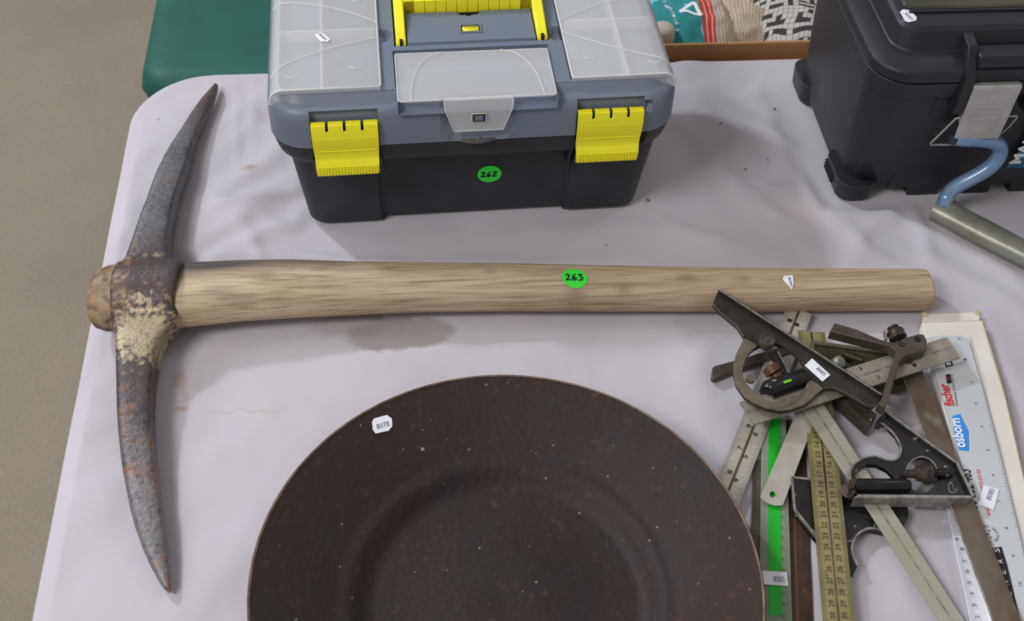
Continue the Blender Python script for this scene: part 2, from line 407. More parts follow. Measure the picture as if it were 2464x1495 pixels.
# body
mb = MB(); D = .19; Wb = .329
def tb_ring(z):
    k = z / .105; ox = .011 * k; oy = .012 * k; rec = .006; r = .016
    if z < .012: r = .016
    x0, x1, y0, y1 = -ox, Wb + ox, -oy, D + oy
    pts = [(x1 - r + r * sin(a), y0 + r - r * cos(a)) for a in [pi / 2 * i / 5 for i in range(6)]]
    pts += [(x1 - r + r * cos(a), y1 - r + r * sin(a)) for a in [pi / 2 * i / 5 for i in range(6)]]
    pts += [(x0 + r - r * sin(a), y1 - r + r * cos(a)) for a in [pi / 2 * i / 5 for i in range(6)]]
    pts += [(x0 + r - r * cos(a), y0 + r - r * sin(a)) for a in [pi / 2 * i / 5 for i in range(6)]]
    q = .012 * k                                   # pillars widen upwards
    pts += [(.0705, y0), (.072, y0 + rec), (.2565, y0 + rec), (.258, y0)]
    return [Vector((a, b, z)) for a, b in pts]
r0 = tb_ring(.0); cen = Vector((Wb / 2, D / 2, 0))
rb = [Vector(((p.x - cen.x) * .955 + cen.x, (p.y - cen.y) * .95 + cen.y, .0005)) for p in r0]
mb.loft([rb, tb_ring(.006), tb_ring(.04), tb_ring(.08), tb_ring(.105)])
body = mb.build('body', darkpl, tool, bevel=.0015, smooth=40, label='dark grey body')
# dark rim under the lid
def rr_ring(x0, x1, y0, y1, r, z, n=7, extra=()):
    pts = []
    for cx_, cy_, a0 in ((x1 - r, y1 - r, 0), (x0 + r, y1 - r, pi / 2), (x0 + r, y0 + r, pi)):
        for k in range(n + 1): a = a0 + pi / 2 * k / n; pts.append((cx_ + r * cos(a), cy_ + r * sin(a)))
    for e in extra: pts.append((e, y0))
    a0 = 1.5 * pi
    for k in range(n + 1): a = a0 + pi / 2 * k / n; pts.append((x1 - r + r * cos(a), y0 + r + r * sin(a)))
    return [Vector((a, b, z)) for a, b in pts]
X0, X1, Y0, Y1 = -.0245, .351, -.0305, .225
EX = [.0135, .0140, .0738, .0743, .129, .1295, .136, .142, .148, .155, .164, .173, .180, .186, .192, .1975, .198, .2538, .2543, .3155, .3160]
def indent(p, kind):
    x, y, z = p
    if y > Y0 + .012: return p
    dy = 0
    if .0138 < x < .0741 or .2541 < x < .3157:
        dy = .0075 if kind == 'lid' else .006
    p.y = y + dy; return p
mb = MB(); rings = []
for z, ins, r in ((.098, .020, .02), (.102, .012, .026), (.110, .005, .032), (.118, .0025, .034), (.129, .002, .034)):
    rings.append([indent(p, 'rim') for p in rr_ring(X0 + ins, X1 - ins, Y0 + ins * .75, Y1 - ins, r, z, extra=EX)])
mb.loft(rings); mb.build('rim', darkpl, tool, smooth=50, label='dark grey rim below the lid')
# lid shell
def notch_push(p):
    x, y, z = p
    if y > Y0 + .02: return p
    hw = .0215 + .012 * max(0, min(1, (z - .129) / .036))
    if abs(x - .1638) < hw and z > .1285: p.y += .0065
    return p
mb = MB(); rings = []
for z, ins, r in ((.126, .0035, .034), (.1275, .0, .035), (.136, .0, .035), (.150, .0002, .035), (.158, .0008, .035), (.1625, .0022, .034), (.1655, .005, .032),
                  (.1668, .0075, .030), (.1672, .011, .027), (.1690, .0135, .026), (.1725, .016, .024), (.1742, .0185, .020), (.1748, .022, .014)):
    ring = rr_ring(X0 + ins * .55, X1 - ins * .55, Y0 + ins, Y1 - ins, r, z, extra=EX)
    if z < .163: ring = [indent(p, 'lid') for p in ring]
    if z < .1675: ring = [notch_push(p) for p in ring]
    rings.append(ring)
mb.loft(rings, cap=False); lid = mb.build('lid', greypl, tool, smooth=32, label='grey moulded lid')
# moulded lid top as a relief
ZT = .1748
def relief(x, y):
    z = ZT
    if .0915 < x < .2355 and -.0335 < y < .0455: z = ZT - .0125          # centre bin
    if (.0935 < x < .1055 or .2260 < x < .2385) and y > .0525: z = ZT - .008   # handle arm slots
    if .1055 <= x <= .2260 and .0535 < y < .101:                             # raised panel
        z = ZT + .0022
        if (x - .1660) ** 2 + ((y - .104) * 1.3) ** 2 < .0125 ** 2: z = ZT - .007
        if .1555 < x < .1760 and .0655 < y < .0785: z = ZT + .0008
    if .1055 <= x <= .2260 and y >= .101: z = ZT - .010
    if x < .0795 or x > .2500: 
        if y > -.0105: z = ZT - .014                                       # side bins
    if (x - .0800) ** 2 + (y - .070) ** 2 < .010 ** 2 and x > .0795: z = ZT - .006
    if (x - .2495) ** 2 + (y - .062) ** 2 < .011 ** 2 and x < .2500: z = ZT - .006
    return z
def cuts(lo, hi, edges, step, eps=.0006):
    s = {round(lo, 5), round(hi, 5)}
    n = int((hi - lo) / step)
    for i in range(n): s.add(round(lo + i * step, 5))
    for e in edges:
        s = {q for q in s if abs(q - e) > eps * 1.5 or q in (lo, hi)}; s.add(round(e - eps / 2, 5)); s.add(round(e + eps / 2, 5))
    return sorted(s)
xs = cuts(-.0115, .338, (.0915, .2355, .0935, .1055, .2260, .2385, .0795, .2500, .1555, .1760), .0019)
yy_ = cuts(-.0385, .205, (-.0335, .0455, .0525, .0535, .101, -.0105, .0655, .0785), .0019)
xs = [x for x in xs if -.0115 <= x <= .338]; yy_ = [y for y in yy_ if -.0125 <= y <= .205]
mb = MB(); rows = [[Vector((x, y, relief(x, y))) for x in xs] for y in yy_]
mb.loft(rows, cap=False, closed=False)
# front lip in front of the relief (keeps bins closed)
mb.build('lid_top', greypl, tool, smooth=28, recalc=False, label='grey moulded lid top with recesses')
# centre bin floor going forward of the relief
# side organisers
def side_lid(x0, x1, outer, name, arcs, dimples, divx):
    s = -1 if outer < x0 else 1
    xo = x0 if s < 0 else x1; xi = x1 if s < 0 else x0
    yb, yf = .200, -.0105
    # profile across: inner edge, flat, rolled outer side
    prof = [(xi, ZT - .001), (xi, ZT + .0032), (xi - s * -.0015, ZT + .0045)]
    prof = [(xi, ZT - .001), (xi, ZT + .0030), (xi + s * .0015, ZT + .0042)]
    for k in range(0, 7):
        a = pi / 2 * k / 6; prof.append((xo - s * .012 + s * .012 * sin(a), ZT + .0042 - .012 * (1 - cos(a))))
    prof.append((xo + s * .0004, ZT - .0105))
    th = .0016
    inner = [(x - s * 0, z - th) if i > 1 else (x + s * th, z) for i, (x, z) in enumerate(prof)]
    inner = []
    for i, (x, z) in enumerate(prof):
        if i < 2: inner.append((x + s * th, z - (th if i == 1 else 0)))
        elif i > 6: inner.append((x - s * th, z))
        else: inner.append((x, z - th))
    sec = prof + inner[::-1]
    mb = MB()
    mb.loft([[Vector((x, y, z)) for x, z in sec] for y in (yf, yf + .0015, yb)])
    # front skirt
    fr = [(x, z) for x, z in prof] + [(prof[-1][0], ZT - .011), (xi, ZT - .003)]
    mb.plate([[(p[0], p[1]) for p in fr]], lambda p: Vector((p[0], yf - .0012, p[1])), lambda p: Vector((p[0], yf + .0004, p[1])))
    ld = mb.build('clear_lid', clear, tool, smooth=40, label='frosted clear organiser lid')
    # light edge line
    mb = MB()
    mb.tube([(xi, .20, ZT + .0030), (xi, yf + .002, ZT + .0030), (xi + s * .002, yf, ZT + .0030)] + [(x, yf, z - .0006) for x, z in prof[3:]], .0011, 6)
    for arc in arcs:
        mb.tube([(x, y, z) for x, y, z in arc], .0006, 6)
    for (x, y) in dimples:
        mb.tube([(x + .0052 * cos(a), y + .0052 * sin(a), ZT + .0043) for a in [pi * 1.05 + pi * .9 * k / 8 for k in range(9)]], .0005, 5)
    mb.build('moulded_edge', clear_edge, ld, smooth=60)
    # compartment walls below the lid
    mb = MB()
    a, b = min(x0, x1), max(x0, x1)
    mb.box(divx - .0012, divx + .0012, yf + .004, yb, ZT - .014, ZT + .001)
    for yv in (.085, ): mb.box(a + .006, b - .003, yv - .001, yv + .001, ZT - .014, ZT - .002)
    mb.build('compartment_wall', clear_edge, tool, smooth=0)
def zro(x, xo, s):      # height of the outer roll
    d = s * (x - (xo - s * .012))
    return ZT + .0044 if d <= 0 else ZT + .0044 - .012 * (1 - math.sqrt(max(0, 1 - min(1, d / .012) ** 2)))
def arcpts(f, xa, xb, xo, s, n=14):
    return [(xa + (xb - xa) * k / n, f(xa + (xb - xa) * k / n), zro(xa + (xb - xa) * k / n, xo, s)) for k in range(n + 1)]
side_lid(-.0208, .0782, -.1, 'l',
         [arcpts(lambda x: .0165 + .045 * max(0, (x + .022) / .1) + .006 * sin(pi * (x + .022) / .1), -.0200, .0778, -.0208, -1),
          arcpts(lambda x: .1235 - .038 * max(0, (x + .022) / .1) ** 2.2, -.0200, .0778, -.0208, -1)],
         [(.0566, .0212), (-.0011, .0114), (.0592, .1273)], .0262)
side_lid(.2512, .3473, .5, 'r',
         [arcpts(lambda x: .0065 + .052 * (1 - (x - .251) / .1) - .004 * sin(pi * (x - .251) / .1), .2516, .3465, .3473, 1),
          arcpts(lambda x: .112 - .036 * abs(1 - (x - .251) / .1) ** 2.0, .2516, .3465, .3473, 1)],
         [(.2709, .020), (.3297, .0094)], .3035)
# tag on the left clear lid
U = Vector((0, 0, 1)); zt = ZT + .0045
tp = [Vector((.0205, .0690, zt)), Vector((.0232, .0708, zt)), Vector((.0283, .0712, zt)), Vector((.0345, .0612, zt)), Vector((.0327, .0575, zt)), Vector((.0260, .0585, zt)), Vector((.0250, .0600, zt))]
price_tag(tool, tp, '8085', Vector((.0240, .0690, zt)), Vector((.0300, .0590, zt)), .004, world=False)
# centre bin floor + clear flap
mb = MB(); mb.box(.0915, .2355, -.0335, -.012, ZT - .0125, ZT - .0115)
mb.build('bin_floor', greypl, tool, smooth=0)
for xq in (.0918, .2346):
    mb = MB(); mb.box(xq, xq + .0008, -.0330, -.012, ZT - .012, ZT); mb.build('bin_side', greypl, tool, smooth=0)
mb = MB(); x0, x1 = .0930, .2340
out = rrect(x0, x1, -.0315, .0380, .004, 4)
mb.plate([out], lambda p: Vector((p[0], p[1], ZT + .0002)), lambda p: Vector((p[0], p[1], ZT + .0018)))
# tongue: trapezoid folding down over the front
tg = [(.1335, -.0315, ZT + .0012), (.1335, -.0345, ZT - .001), (.1345, -.0350, ZT - .010), (.1420, -.0345, ZT - .0320),
      (.1860, -.0345, ZT - .0320), (.1940, -.0350, ZT - .010), (.1945, -.0345, ZT - .001), (.1945, -.0315, ZT + .0012)]
def tongue(a, b, za, zb, ya, yb):
    pass
tr = [[Vector((.1335, -.030, ZT + .0016)), Vector((.1945, -.030, ZT + .0016))], [Vector((.1335, -.0330, ZT + .0008)), Vector((.1945, -.0330, ZT + .0008))],
      [Vector((.1335, -.0348, ZT - .0035)), Vector((.1945, -.0348, ZT - .0035))], [Vector((.1345, -.0352, ZT - .0090)), Vector((.1938, -.0352, ZT - .0090))],
      [Vector((.1415, -.0345, ZT - .0325)), Vector((.1863, -.0345, ZT - .0325))]]
rings = []
for a, b in tr: rings.append([a, b, b + Vector((0, .0014, -.0004)), a + Vector((0, .0014, -.0004))])
mb.loft(rings)
fl = mb.build('clear_flap', clear, tool, smooth=30, label='frosted clear flap over the centre bin')
mb = MB(); e = .0007
mb.tube([(x0, .0365, ZT + .0018), (x0, -.030, ZT + .0018), (x0 + .002, -.0315, ZT + .0018), (.1335, -.0315, ZT + .0018)] + [tuple(a) for a, b in tr[1:]] +
        [tuple(b) for a, b in reversed(tr[1:])] + [(.1945, -.0315, ZT + .0018), (x1 - .002, -.0315, ZT + .0018), (x1, -.030, ZT + .0018), (x1, .0365, ZT + .0018), (x0, .0378, ZT + .0018)], e, 6)
mb.tube([(.1335, -.0320, ZT + .0012), (.1945, -.0320, ZT + .0012)], .0005, 6)
for sgn in (-1, 1):
    mb.tube([(.1638 + sgn * (.0265 + .0328 * math.sqrt(max(0, 1 - (k / 12) ** 2))), -.031 + .069 * (k / 12) ** 1.0, ZT + .0020) for k in range(13)], .0006, 6)
hz = ZT - .0160
mb.tube([(.1575, -.0362, hz - .005), (.1575, -.0362, hz + .004), (.1705, -.0362, hz + .004), (.1705, -.0362, hz - .005)], .0005, 6)
mb.build('moulded_edge', clear_edge, fl, smooth=60)
dk = M('dark_recess', C(58, 54, 50), rough=.7)
mb = MB(); mb.box(.1583, .1697, -.0362, -.0355, hz - .0050, hz + .0032); mb.build('catch', dk, fl, smooth=0, label='dark catch in the clear flap')
mb = MB(); mb.box(.1605, .1675, -.0372, -.0358, hz - .0030, hz + .0016); mb.build('catch_hook', greypl, fl, smooth=0)
# notch floor lip with dirt under the tongue
mb = MB(); pts = [(.1440 + .0400 * k / 12, Y0 + .007 - (.0105) * math.sqrt(max(0, 1 - ((k - 6) / 6) ** 2))) for k in range(13)]
mb.plate([pts], lambda p: Vector((p[0], p[1], .1262)), lambda p: Vector((p[0], p[1], .1290)))
mb.build('notch_lip', M('dusty_grey_plastic', C(98, 90, 80), C(80, 82, 88), scale=120, rough=.8), tool, bevel=.0006)
mb = MB(); mb.lathe([(.0024, 0), (.0022, .0015), (.0008, .0022)], (.1640, Y0 + .0015, .1290), n=12); mb.build('stud', greypl, tool)
# spirit level badge
mb = MB(); mb.plate([[(.1553, .0652), (.1763, .0652), (.1763, .0790), (.1553, .0790)], [(.1570, .0670), (.1746, .0670), (.1746, .0772), (.1570, .0772)]],
    lambda p: Vector((p[0], p[1], ZT + .0005)), lambda p: Vector((p[0], p[1], ZT + .0034)))
bf = mb.build('level_frame', greypl, tool, smooth=0, bevel=.0005)
mb = MB(); mb.box(.1570, .1746, .0670, .0772, ZT + .0005, ZT + .0012); mb.build('level_recess', MAT['blackink'], bf, smooth=0)
mb = MB(); mb.tube([(.1580, .0721, ZT + .0016), (.1588, .0721, ZT + .0016), (.1728, .0721, ZT + .0016), (.1736, .0721, ZT + .0016)], [.0022, .0037, .0037, .0022], 16, flat=.55)
mb.build('vial', yellow, bf, smooth=60, label='yellow vial with black lettering')
mb = MB(); text(mb, 'STANLEY', Vector((.1596, .0707, ZT + .0036)), Vector((.1722, .0707, ZT + .0036)), .0040); mb.build('lettering', MAT['blackink'], bf, smooth=0, recalc=False)
# carry handle
hd = MB(); zb = ZT + .002
def arm(xa, xb):
    m_ = MB(); rings = []
    for y, z, t in ((.0545, ZT - .003, .005), (.058, ZT - .001, .008), (.075, zb, .010), (.100, zb + .003, .012), (.125, zb + .006, .012), (.150, zb + .006, .012)):
        rings.append([Vector((xa, y, z - t / 2)), Vector((xb, y, z - t / 2)), Vector((xb, y, z + t / 2)), Vector((xa, y, z + t / 2))])
    m_.loft(rings); return m_
arm(.0950, .1045).build('handle_arm', yellow, tool, bevel=.0012); arm(.2272, .2372).build('handle_arm', yellow, tool, bevel=.0012)
for xa in (.0985, .2308):
    mb = MB(); mb.box(xa, xa + .0028, .0540, .0585, ZT - .002, ZT + .0036); mb.build('handle_slot', MAT['blackink'], tool, smooth=0)
grip = MB(); ng = 12; gx0, gx1 = .1047, .2270
for i in range(ng):
    a = gx0 + (gx1 - gx0) * i / ng + .0002; b = gx0 + (gx1 - gx0) * (i + 1) / ng - .0002; yb0 = .1030 + (.0015 if i in (0, ng - 1) else 0)
    mb = MB(); mb.box(a, b, yb0, .135, zb - .003, zb + .012); mb.build('grip_rib', yellow, tool, bevel=.0005)
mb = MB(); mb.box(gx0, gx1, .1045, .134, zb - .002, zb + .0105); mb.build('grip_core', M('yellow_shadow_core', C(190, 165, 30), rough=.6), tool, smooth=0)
# latches
def latch(xa, xb):
    yb0 = Y0
    prof = [(.1542, yb0 + .0020), (.1555, yb0 - .0010), (.1545, yb0 - .0034), (.1480, yb0 - .0046), (.1400, yb0 - .0050), (.1320, yb0 - .0042), (.1240, yb0 - .0026),
            (.1160, yb0 - .0016), (.1130, yb0 - .0026), (.1100, yb0 - .0050), (.1050, yb0 - .0056), (.0990, yb0 - .0052), (.0975, yb0 - .0042)]
    mb = MB(); nots = [.235, .500, .765]; hw = .021
    S = [0] + [q for n_ in nots for q in (n_ - hw, n_ + hw)] + [1]
    nx = []
    for a, b in zip(S, S[1:]): nx.append((a, b))
    for k, (a, b) in enumerate(nx):
        isn = k % 2 == 1
        pr_ = prof[3:] if isn else prof
        rings = []
        for z, y in pr_:
            xA, xB = xa + (xb - xa) * a, xa + (xb - xa) * b
            ins = .0012 * max(0, (.135 - z) / .038) if z < .135 else 0
            if k == 0: xA += ins
            if k == len(nx) - 1: xB -= ins
            rings.append([Vector((xA, y, z)), Vector((xB, y, z)), Vector((xB, y + .0022, z)), Vector((xA, y + .0022, z))])
        mb.loft(rings)
    lt = mb.build('latch', yellow, tool, smooth=50, label='yellow plastic front latch')
    mb = MB()
    for i in range(20):
        for j in range(4):
            x = xa + .0035 + (xb - xa - .007) * i / 19; z = .0995 + j * .0027
            y = yb0 - .0058
            mb.box(x - .0009, x + .0009, y - .0004, y + .001, z - .0009, z + .0009)
    mb.build('grip_texture', yellow, lt, smooth=0, kind='stuff')
    mb = MB(); mb.box(xa + .001, xb - .001, yb0 + .0002, yb0 + .004, .100, .146); mb.build('latch_back', MAT['blackink'], lt, smooth=0)
    mb = MB(); mb.tube([(xa + .003, yb0 - .0048, .1415), (xb - .003, yb0 - .0048, .1415)], .0004, 5); mb.tube([(xa + .003, yb0 - .0030, .1250), (xb - .003, yb0 - .0030, .1250)], .0004, 5)
    mb.build('latch_ridge', yellow, lt)
latch(.0142, .0736); latch(.2545, .3152)
# side walls of the latch channel on the body
for x in (.0115, .0735, .2515, .3150):
    mb = MB(); mb.hexa([Vector((x, -.008, .072)), Vector((x + .0025, -.008, .072)), Vector((x + .0025, .01, .072)), Vector((x, .01, .072))],
                       [Vector((x, Y0 + .002, .112)), Vector((x + .0025, Y0 + .002, .112)), Vector((x + .0025, .01, .112)), Vector((x, .01, .112))])
    mb.build('latch_guard', darkpl, tool, bevel=.0006)
# green sticker 262 on body front
nb = Vector((0, -1, -.115)).normalized(); xb_ = Vector((1, 0, 0)); ub = nb.cross(xb_).normalized(); ub = -ub if ub.z < 0 else ub
sc = Vector((.1782, -.0013, .0592))
mb = MB(); mb.lathe([(.0118, 0), (.0118, .0005)], sc, nb, 40)
st = mb.build('lot_sticker', MAT['green_sticker'], tool, smooth=30, label='round green sticker handwritten 262')
mb = MB(); handwriting(mb, '26Z', sc + nb * .0006 - xb_ * .0085 - ub * .0035, xb_, ub + xb_ * .1, .0165, .0068, .0013, nb); mb.build('handwriting', MAT['blackink'], st, smooth=0)
mb = MB(); stroke(mb, [Vector((.1500, -.0078, .0930)), Vector((.1590, -.0080, .0945)), Vector((.1690, -.0078, .0935))], .0009, nrm=nb, th=.0001); mb.build('scratch', M('scratch', C(105, 102, 92), rough=.6), tool, smooth=0)

# ================================================================== PICKAXE
pick = thing('pickaxe', 'rusty steel pick head on a worn wooden handle', 'pickaxe', (-.24, .762, T))
def lerpt(tab, s):
    for (a, va), (b, vb) in zip(tab, tab[1:]):
        if s <= b + 1e-9: 
            k = (s - a) / (b - a); return tuple(x + (y - x) * k for x, y in zip(va, vb))
    return tab[-1][1]
ht = [(-.2950, (.759, .012, .010, .034)), (-.2935, (.760, .022, .016, .034)), (-.2890, (.7615, .029, .020, .034)), (-.2800, (.762, .0335, .0225, .034)), (-.2700, (.762, .0345, .023, .034)), (-.2250, (.7625, .0335, .0235, .034)), (-.2050, (.7625, .0325, .0225, .034)),
      (-.1650, (.765, .0312, .0215, .0335)), (-.1180, (.7665, .0300, .0205, .032)), (-.0600, (.7665, .0272, .0195, .029)), (-.0030, (.7663, .0250, .0190, .027)),
      (.0900, (.7630, .0240, .0185, .025)), (.1900, (.7585, .0233, .0175, .0220)), (.3200, (.7520, .0224, .0168, .0190)), (.4300, (.7468, .0216, .0168, .0182)), (.4740, (.7447, .0212, .0167, .0180)), (.4800, (.7445, .0195, .0160, .0190)), (.4825, (.7445, .015, .012, .0190))]
mb = MB(); rings = []; ss = sorted({round(a, 4) for a, _ in ht} | {round(-.26 + .02 * i, 4) for i in range(37)}); ss = [a for a, b in zip(ss, ss[1:] + [9]) if b - a > .0008]
for s in ss:
    yc, hw, hh, zc = lerpt(ht, s)
    rings.append([Vector((s, yc + hw * (abs(cos(a)) ** .85) * (1 if cos(a) > 0 else -1), T + zc + hh * (abs(sin(a)) ** .9) * (1 if sin(a) > 0 else -1))) for a in [2 * pi * k / 40 for k in range(40)]])
mb.loft(rings)
def mixc(a, b, t):
    t = max(0, min(1, t)); return tuple(x + (y - x) * t for x, y in zip(a, b))
def nz(p, s, o=0): return noise.noise(Vector((p.x * s + o, p.y * s, p.z * s)))
W1, W2, W3, W4, W5 = C(184, 166, 140, 1.25), C(152, 132, 104, 1.25), C(74, 72, 72, 1.0), C(202, 184, 148, 1.15), C(110, 92, 76)
def wood_c(p):
    g = noise.noise(Vector((p.x * 12, p.y * 260, p.z * 260))); g2 = noise.noise(Vector((p.x * 5, p.y * 90, p.z * 90 + 7)))
    c = mixc(W1, W2, .45 + .55 * g + .5 * g2 + .25 * max(0, min(1, (p.x - .05) / .35)))
    yc = lerpt(ht, p.x)[0]
    g3 = noise.noise(Vector((p.x * 9, p.y * 45, 3)))
    dark = max(0, 1 - (p.x + .21) / .26) * max(0, min(1, (p.y - yc + .017 + .016 * g3) / .036)) * (.95 + 1.6 * g3)
    c = mixc(c, W3, dark)
    c = mixc(c, W3, .55 * max(0, noise.noise(Vector((p.x * 20, p.y * 60, 11))) * 2.2 - .35) * max(0, 1 - (p.x + .21) / .25))
    pale = max(0, 1 - (p.x + .20) / .12) * max(0, min(1, (yc + .002 - p.y) / .012)) * (.6 + g3)
    c = mixc(c, W4, .7 * pale)
    if p.x < -.262: c = mixc(mixc(W2, C(110, 84, 60), .5 + nz(p, 90)), C(70, 55, 45), max(0, nz(p, 140, 5) * 2 - .1))
    for u, v, r in ((1502, 690, .007), (1650, 663, .007), (1385, 700, .010), (1790, 665, .007), (1180, 660, .006), (1705, 715, .011), (640, 690, .012)):
        q = P(u, v, .04); d = math.hypot((p.x - q.x) * .6, p.y - q.y); c = mixc(c, W5, .6 * (1 - d / r) if d < r else 0)
    return c
woodm = M('worn_wood', (1, 1, 1, 1), C(118, 98, 72, 1.15), scale=26, detail=8, stretch=(.6, 16, 16), lo=.47, hi=.80, rough=.62, bump=.3, bscale=40, attr='Col')
def subdiv_build(mb, name, mat, parent, lv, colf, label=None, voxel=None, smooth=0):
    o = mb.build(name, mat, parent, world=True, smooth=180, label=label)
    if voxel:
        r = o.modifiers.new('r', 'REMESH'); r.mode = 'VOXEL'; r.voxel_size = voxel; r.use_smooth_shade = True
        if smooth: s_ = o.modifiers.new('s', 'SMOOTH'); s_.iterations = smooth; s_.factor = .5
    elif lv:
        s_ = o.modifiers.new('s', 'SUBSURF'); s_.levels = lv; s_.subdivision_type = 'SIMPLE'
    dg = bpy.context.evaluated_depsgraph_get(); dg.update()
    me = bpy.data.meshes.new_from_object(o.evaluated_get(dg)); o.modifiers.clear(); old = o.data; o.data = me; bpy.data.meshes.remove(old)
    if not me.materials: me.materials.append(mat)
    off = parent.location
    at = me.color_attributes.new('Col', 'FLOAT_COLOR', 'POINT')
    for i, p in enumerate(me.vertices): at.data[i].color = colf(p.co + off)
    me.polygons.foreach_set('use_smooth', [True] * len(me.polygons))
    return o
ws = subdiv_build(mb, 'handle', woodm, pick, 2, wood_c, 'worn pale wooden handle')
# head
UP = [(672, 268, 430, 434, .0480), (652, 264, 430, 436, .0490), (639, 274, 425, 431, .0470), (627, 286, 415, 421, .0445), (615, 297, 405, 413, .0430), (580, 310, 398, 412, .0420), (545, 322, 403, 416, .0400), (510, 334, 407, 424, .0380), (476, 348, 416, 431, .0360),
      (441, 360, 428, 443, .0340), (406, 374, 440, 456, .0318), (371, 391, 450, 464, .0295), (336, 412, 463, 474, .0272), (302, 435, 477, 490, .0250), (267, 457, 491, 506, .0225), (232, 483, 508, 520, .0200), (212, 502, 520, 526, .0180), (199, 513, 524, 526, .0150)]
DN = [(735, 268, 424, 430, .0480), (757, 264, 426, 434, .0490), (775, 269, 412, 424, .0470), (793, 272, 396, 410, .0450), (812, 273, 380, 398, .0435), (835, 274, 369, 389, .0420), (882, 275, 366, 380, .0390), (930, 276, 360, 373, .0360), (977, 277, 358, 371, .0340), (1025, 280, 359, 372, .0320), (1072, 285, 364, 376, .0300), (1120, 291, 369, 380, .0280),
      (1167, 300, 377, 385, .0260), (1215, 309, 382, 391, .0240), (1262, 322, 390, 398, .0220), (1310, 339, 396, 404, .0200), (1357, 359, 404, 409, .0175), (1405, 385, 411, 414, .0145), (1424, 402, 412, 414, .0120)]
mb = MB()
for tab, thk in ((UP, (.040, .009)), (DN, (.040, .008))):
    rings = []
    n_ = len(tab)
    for i, (v, l, fr, sr, zt_) in enumerate(tab):
        th = thk[0] + (thk[1] - thk[0]) * i / (n_ - 1)
        a = P(l, v, zt_); b = P(fr, v, zt_); zb_ = zt_ - th
        c = P(sr, v, zt_ - th * .5); c2 = Vector((c.x - .001, c.y, T + zb_)); d2 = Vector((a.x + .003, a.y, T + zb_))
        a2 = Vector((a.x - .0006, a.y, T + zt_ - th * .4))
        up_ = Vector((0, 0, .0012))
        rings.append([a + Vector((.001, 0, -.0005)), a.lerp(b, .2) + up_ * .9, a.lerp(b, .5) + up_, a.lerp(b, .85) + up_ * .6, b, c, c2, d2, a2])
    mb.loft(rings)
rings = []
for x, hy, hz_, dy in ((-.2715, .0345, .0300, 0), (-.2705, .0360, .0315, 0), (-.255, .0370, .0325, 0), (-.235, .0375, .0325, 0), (-.218, .0370, .0325, 0), (-.2130, .0362, .0315, 0), (-.2115, .0345, .030, 0)):
    ring = []
    for k in range(40):
        a = 2 * pi * k / 40; yv = .7615 + hy * cos(a); zv = T + .0335 + hz_ * sin(a)
        skew = max(0, (x + .262) / .05) * (-.0055) * max(0, -cos(a) + .1) ** 1.2
        ring.append(Vector((x + skew, yv, zv)))
    rings.append(ring)
mb.loft(rings)
S1, S2, S3, S4, S5, S6 = C(108, 109, 116, 1.1), C(76, 68, 68, 1.1), C(108, 80, 64, 1.1), C(172, 160, 132, 1.1), C(136, 133, 134, 1.1), C(150, 96, 54, 1.1)
PAL = P(335, 782, .055)
def pick_c(p):
    n1, n2, n3 = .6 * nz(p, 45), nz(p, 210, 4), nz(p, 420, 9)
    y = p.y
    steel = max(0, min(1, (y - .80) / .05)) * (1 - .35 * max(0, min(1, (y - .98) / .08)))
    if y < .70: steel = max(0, min(1, (.66 - y) / .10)) * .75
    c = mixc(S2, S1, steel * (.85 + .7 * n1 + .3 * n2) + .25 * n2)
    if y < .64: c = mixc(c, S5, .55 * min(1, (.64 - y) / .08) + .4 * n1 + .3 * n2)
    if .797 < y < .808: c = mixc(c, S4, .15 + n2)
    c = mixc(c, S3, max(0, .9 * n2 + .9 * n3 + .8 * n1 + .15 * (1 - steel) - .2) * 1.1)
    # rust on the flanks and the lower arm
    ledge = None
    if y < .66 :
        c = mixc(c, S3, max(0, 2.2 * (n1 + .5 * n2) - .35))
        c = mixc(c, S6, max(0, 2.0 * (nz(p, 70, 21) + .6 * n3) - .8))
    if y > .86:
        xm = -.255 + (y - .83) * .155
        rs = max(0, min(1, (p.x - xm - .017) / .004)) * (.6 + n2)
        c = mixc(c, S6 if n2 > 0 else S3, rs * .9)
        c = mixc(c, S3, max(0, min(1, (y - 1.0) / .05)) * (.3 + 1.2 * n2))
    if y < .62:
        xm = -.262 + (0.62 - y) ** 1.6 * .6
        rs = max(0, min(1, (xm + .012 - p.x) / .006)) * (.8 + n2); c = mixc(c, S3, rs)
    d = math.hypot((p.x - PAL.x) * .85, (p.y - PAL.y) * 1.0) / .026
    c = mixc(c, S4, max(0, min(1, (1.15 - d) * 2.2 + 2.0 * n2 + n3)) * .85) if d < 1.6 else c
    if -.275 < p.x < -.256 and .72 < y < .80: c = mixc(c, C(128, 100, 80), .45 + n2 + n1)
    if p.z < T + .03 and .69 < y < .75 and p.x > -.235: c = mixc(c, S4, .45 + n2)
    return c
pickm = M('rusted_steel', (1, 1, 1, 1), C(58, 47, 44), scale=300, detail=6, lo=.50, hi=.85, rough=.46, metal=.4, bump=.45, bscale=420, attr='Col', rvar=.1)
subdiv_build(mb, 'pick_head', pickm, pick, 0, pick_c, 'rusty curved steel pick head', voxel=.0016, smooth=22)
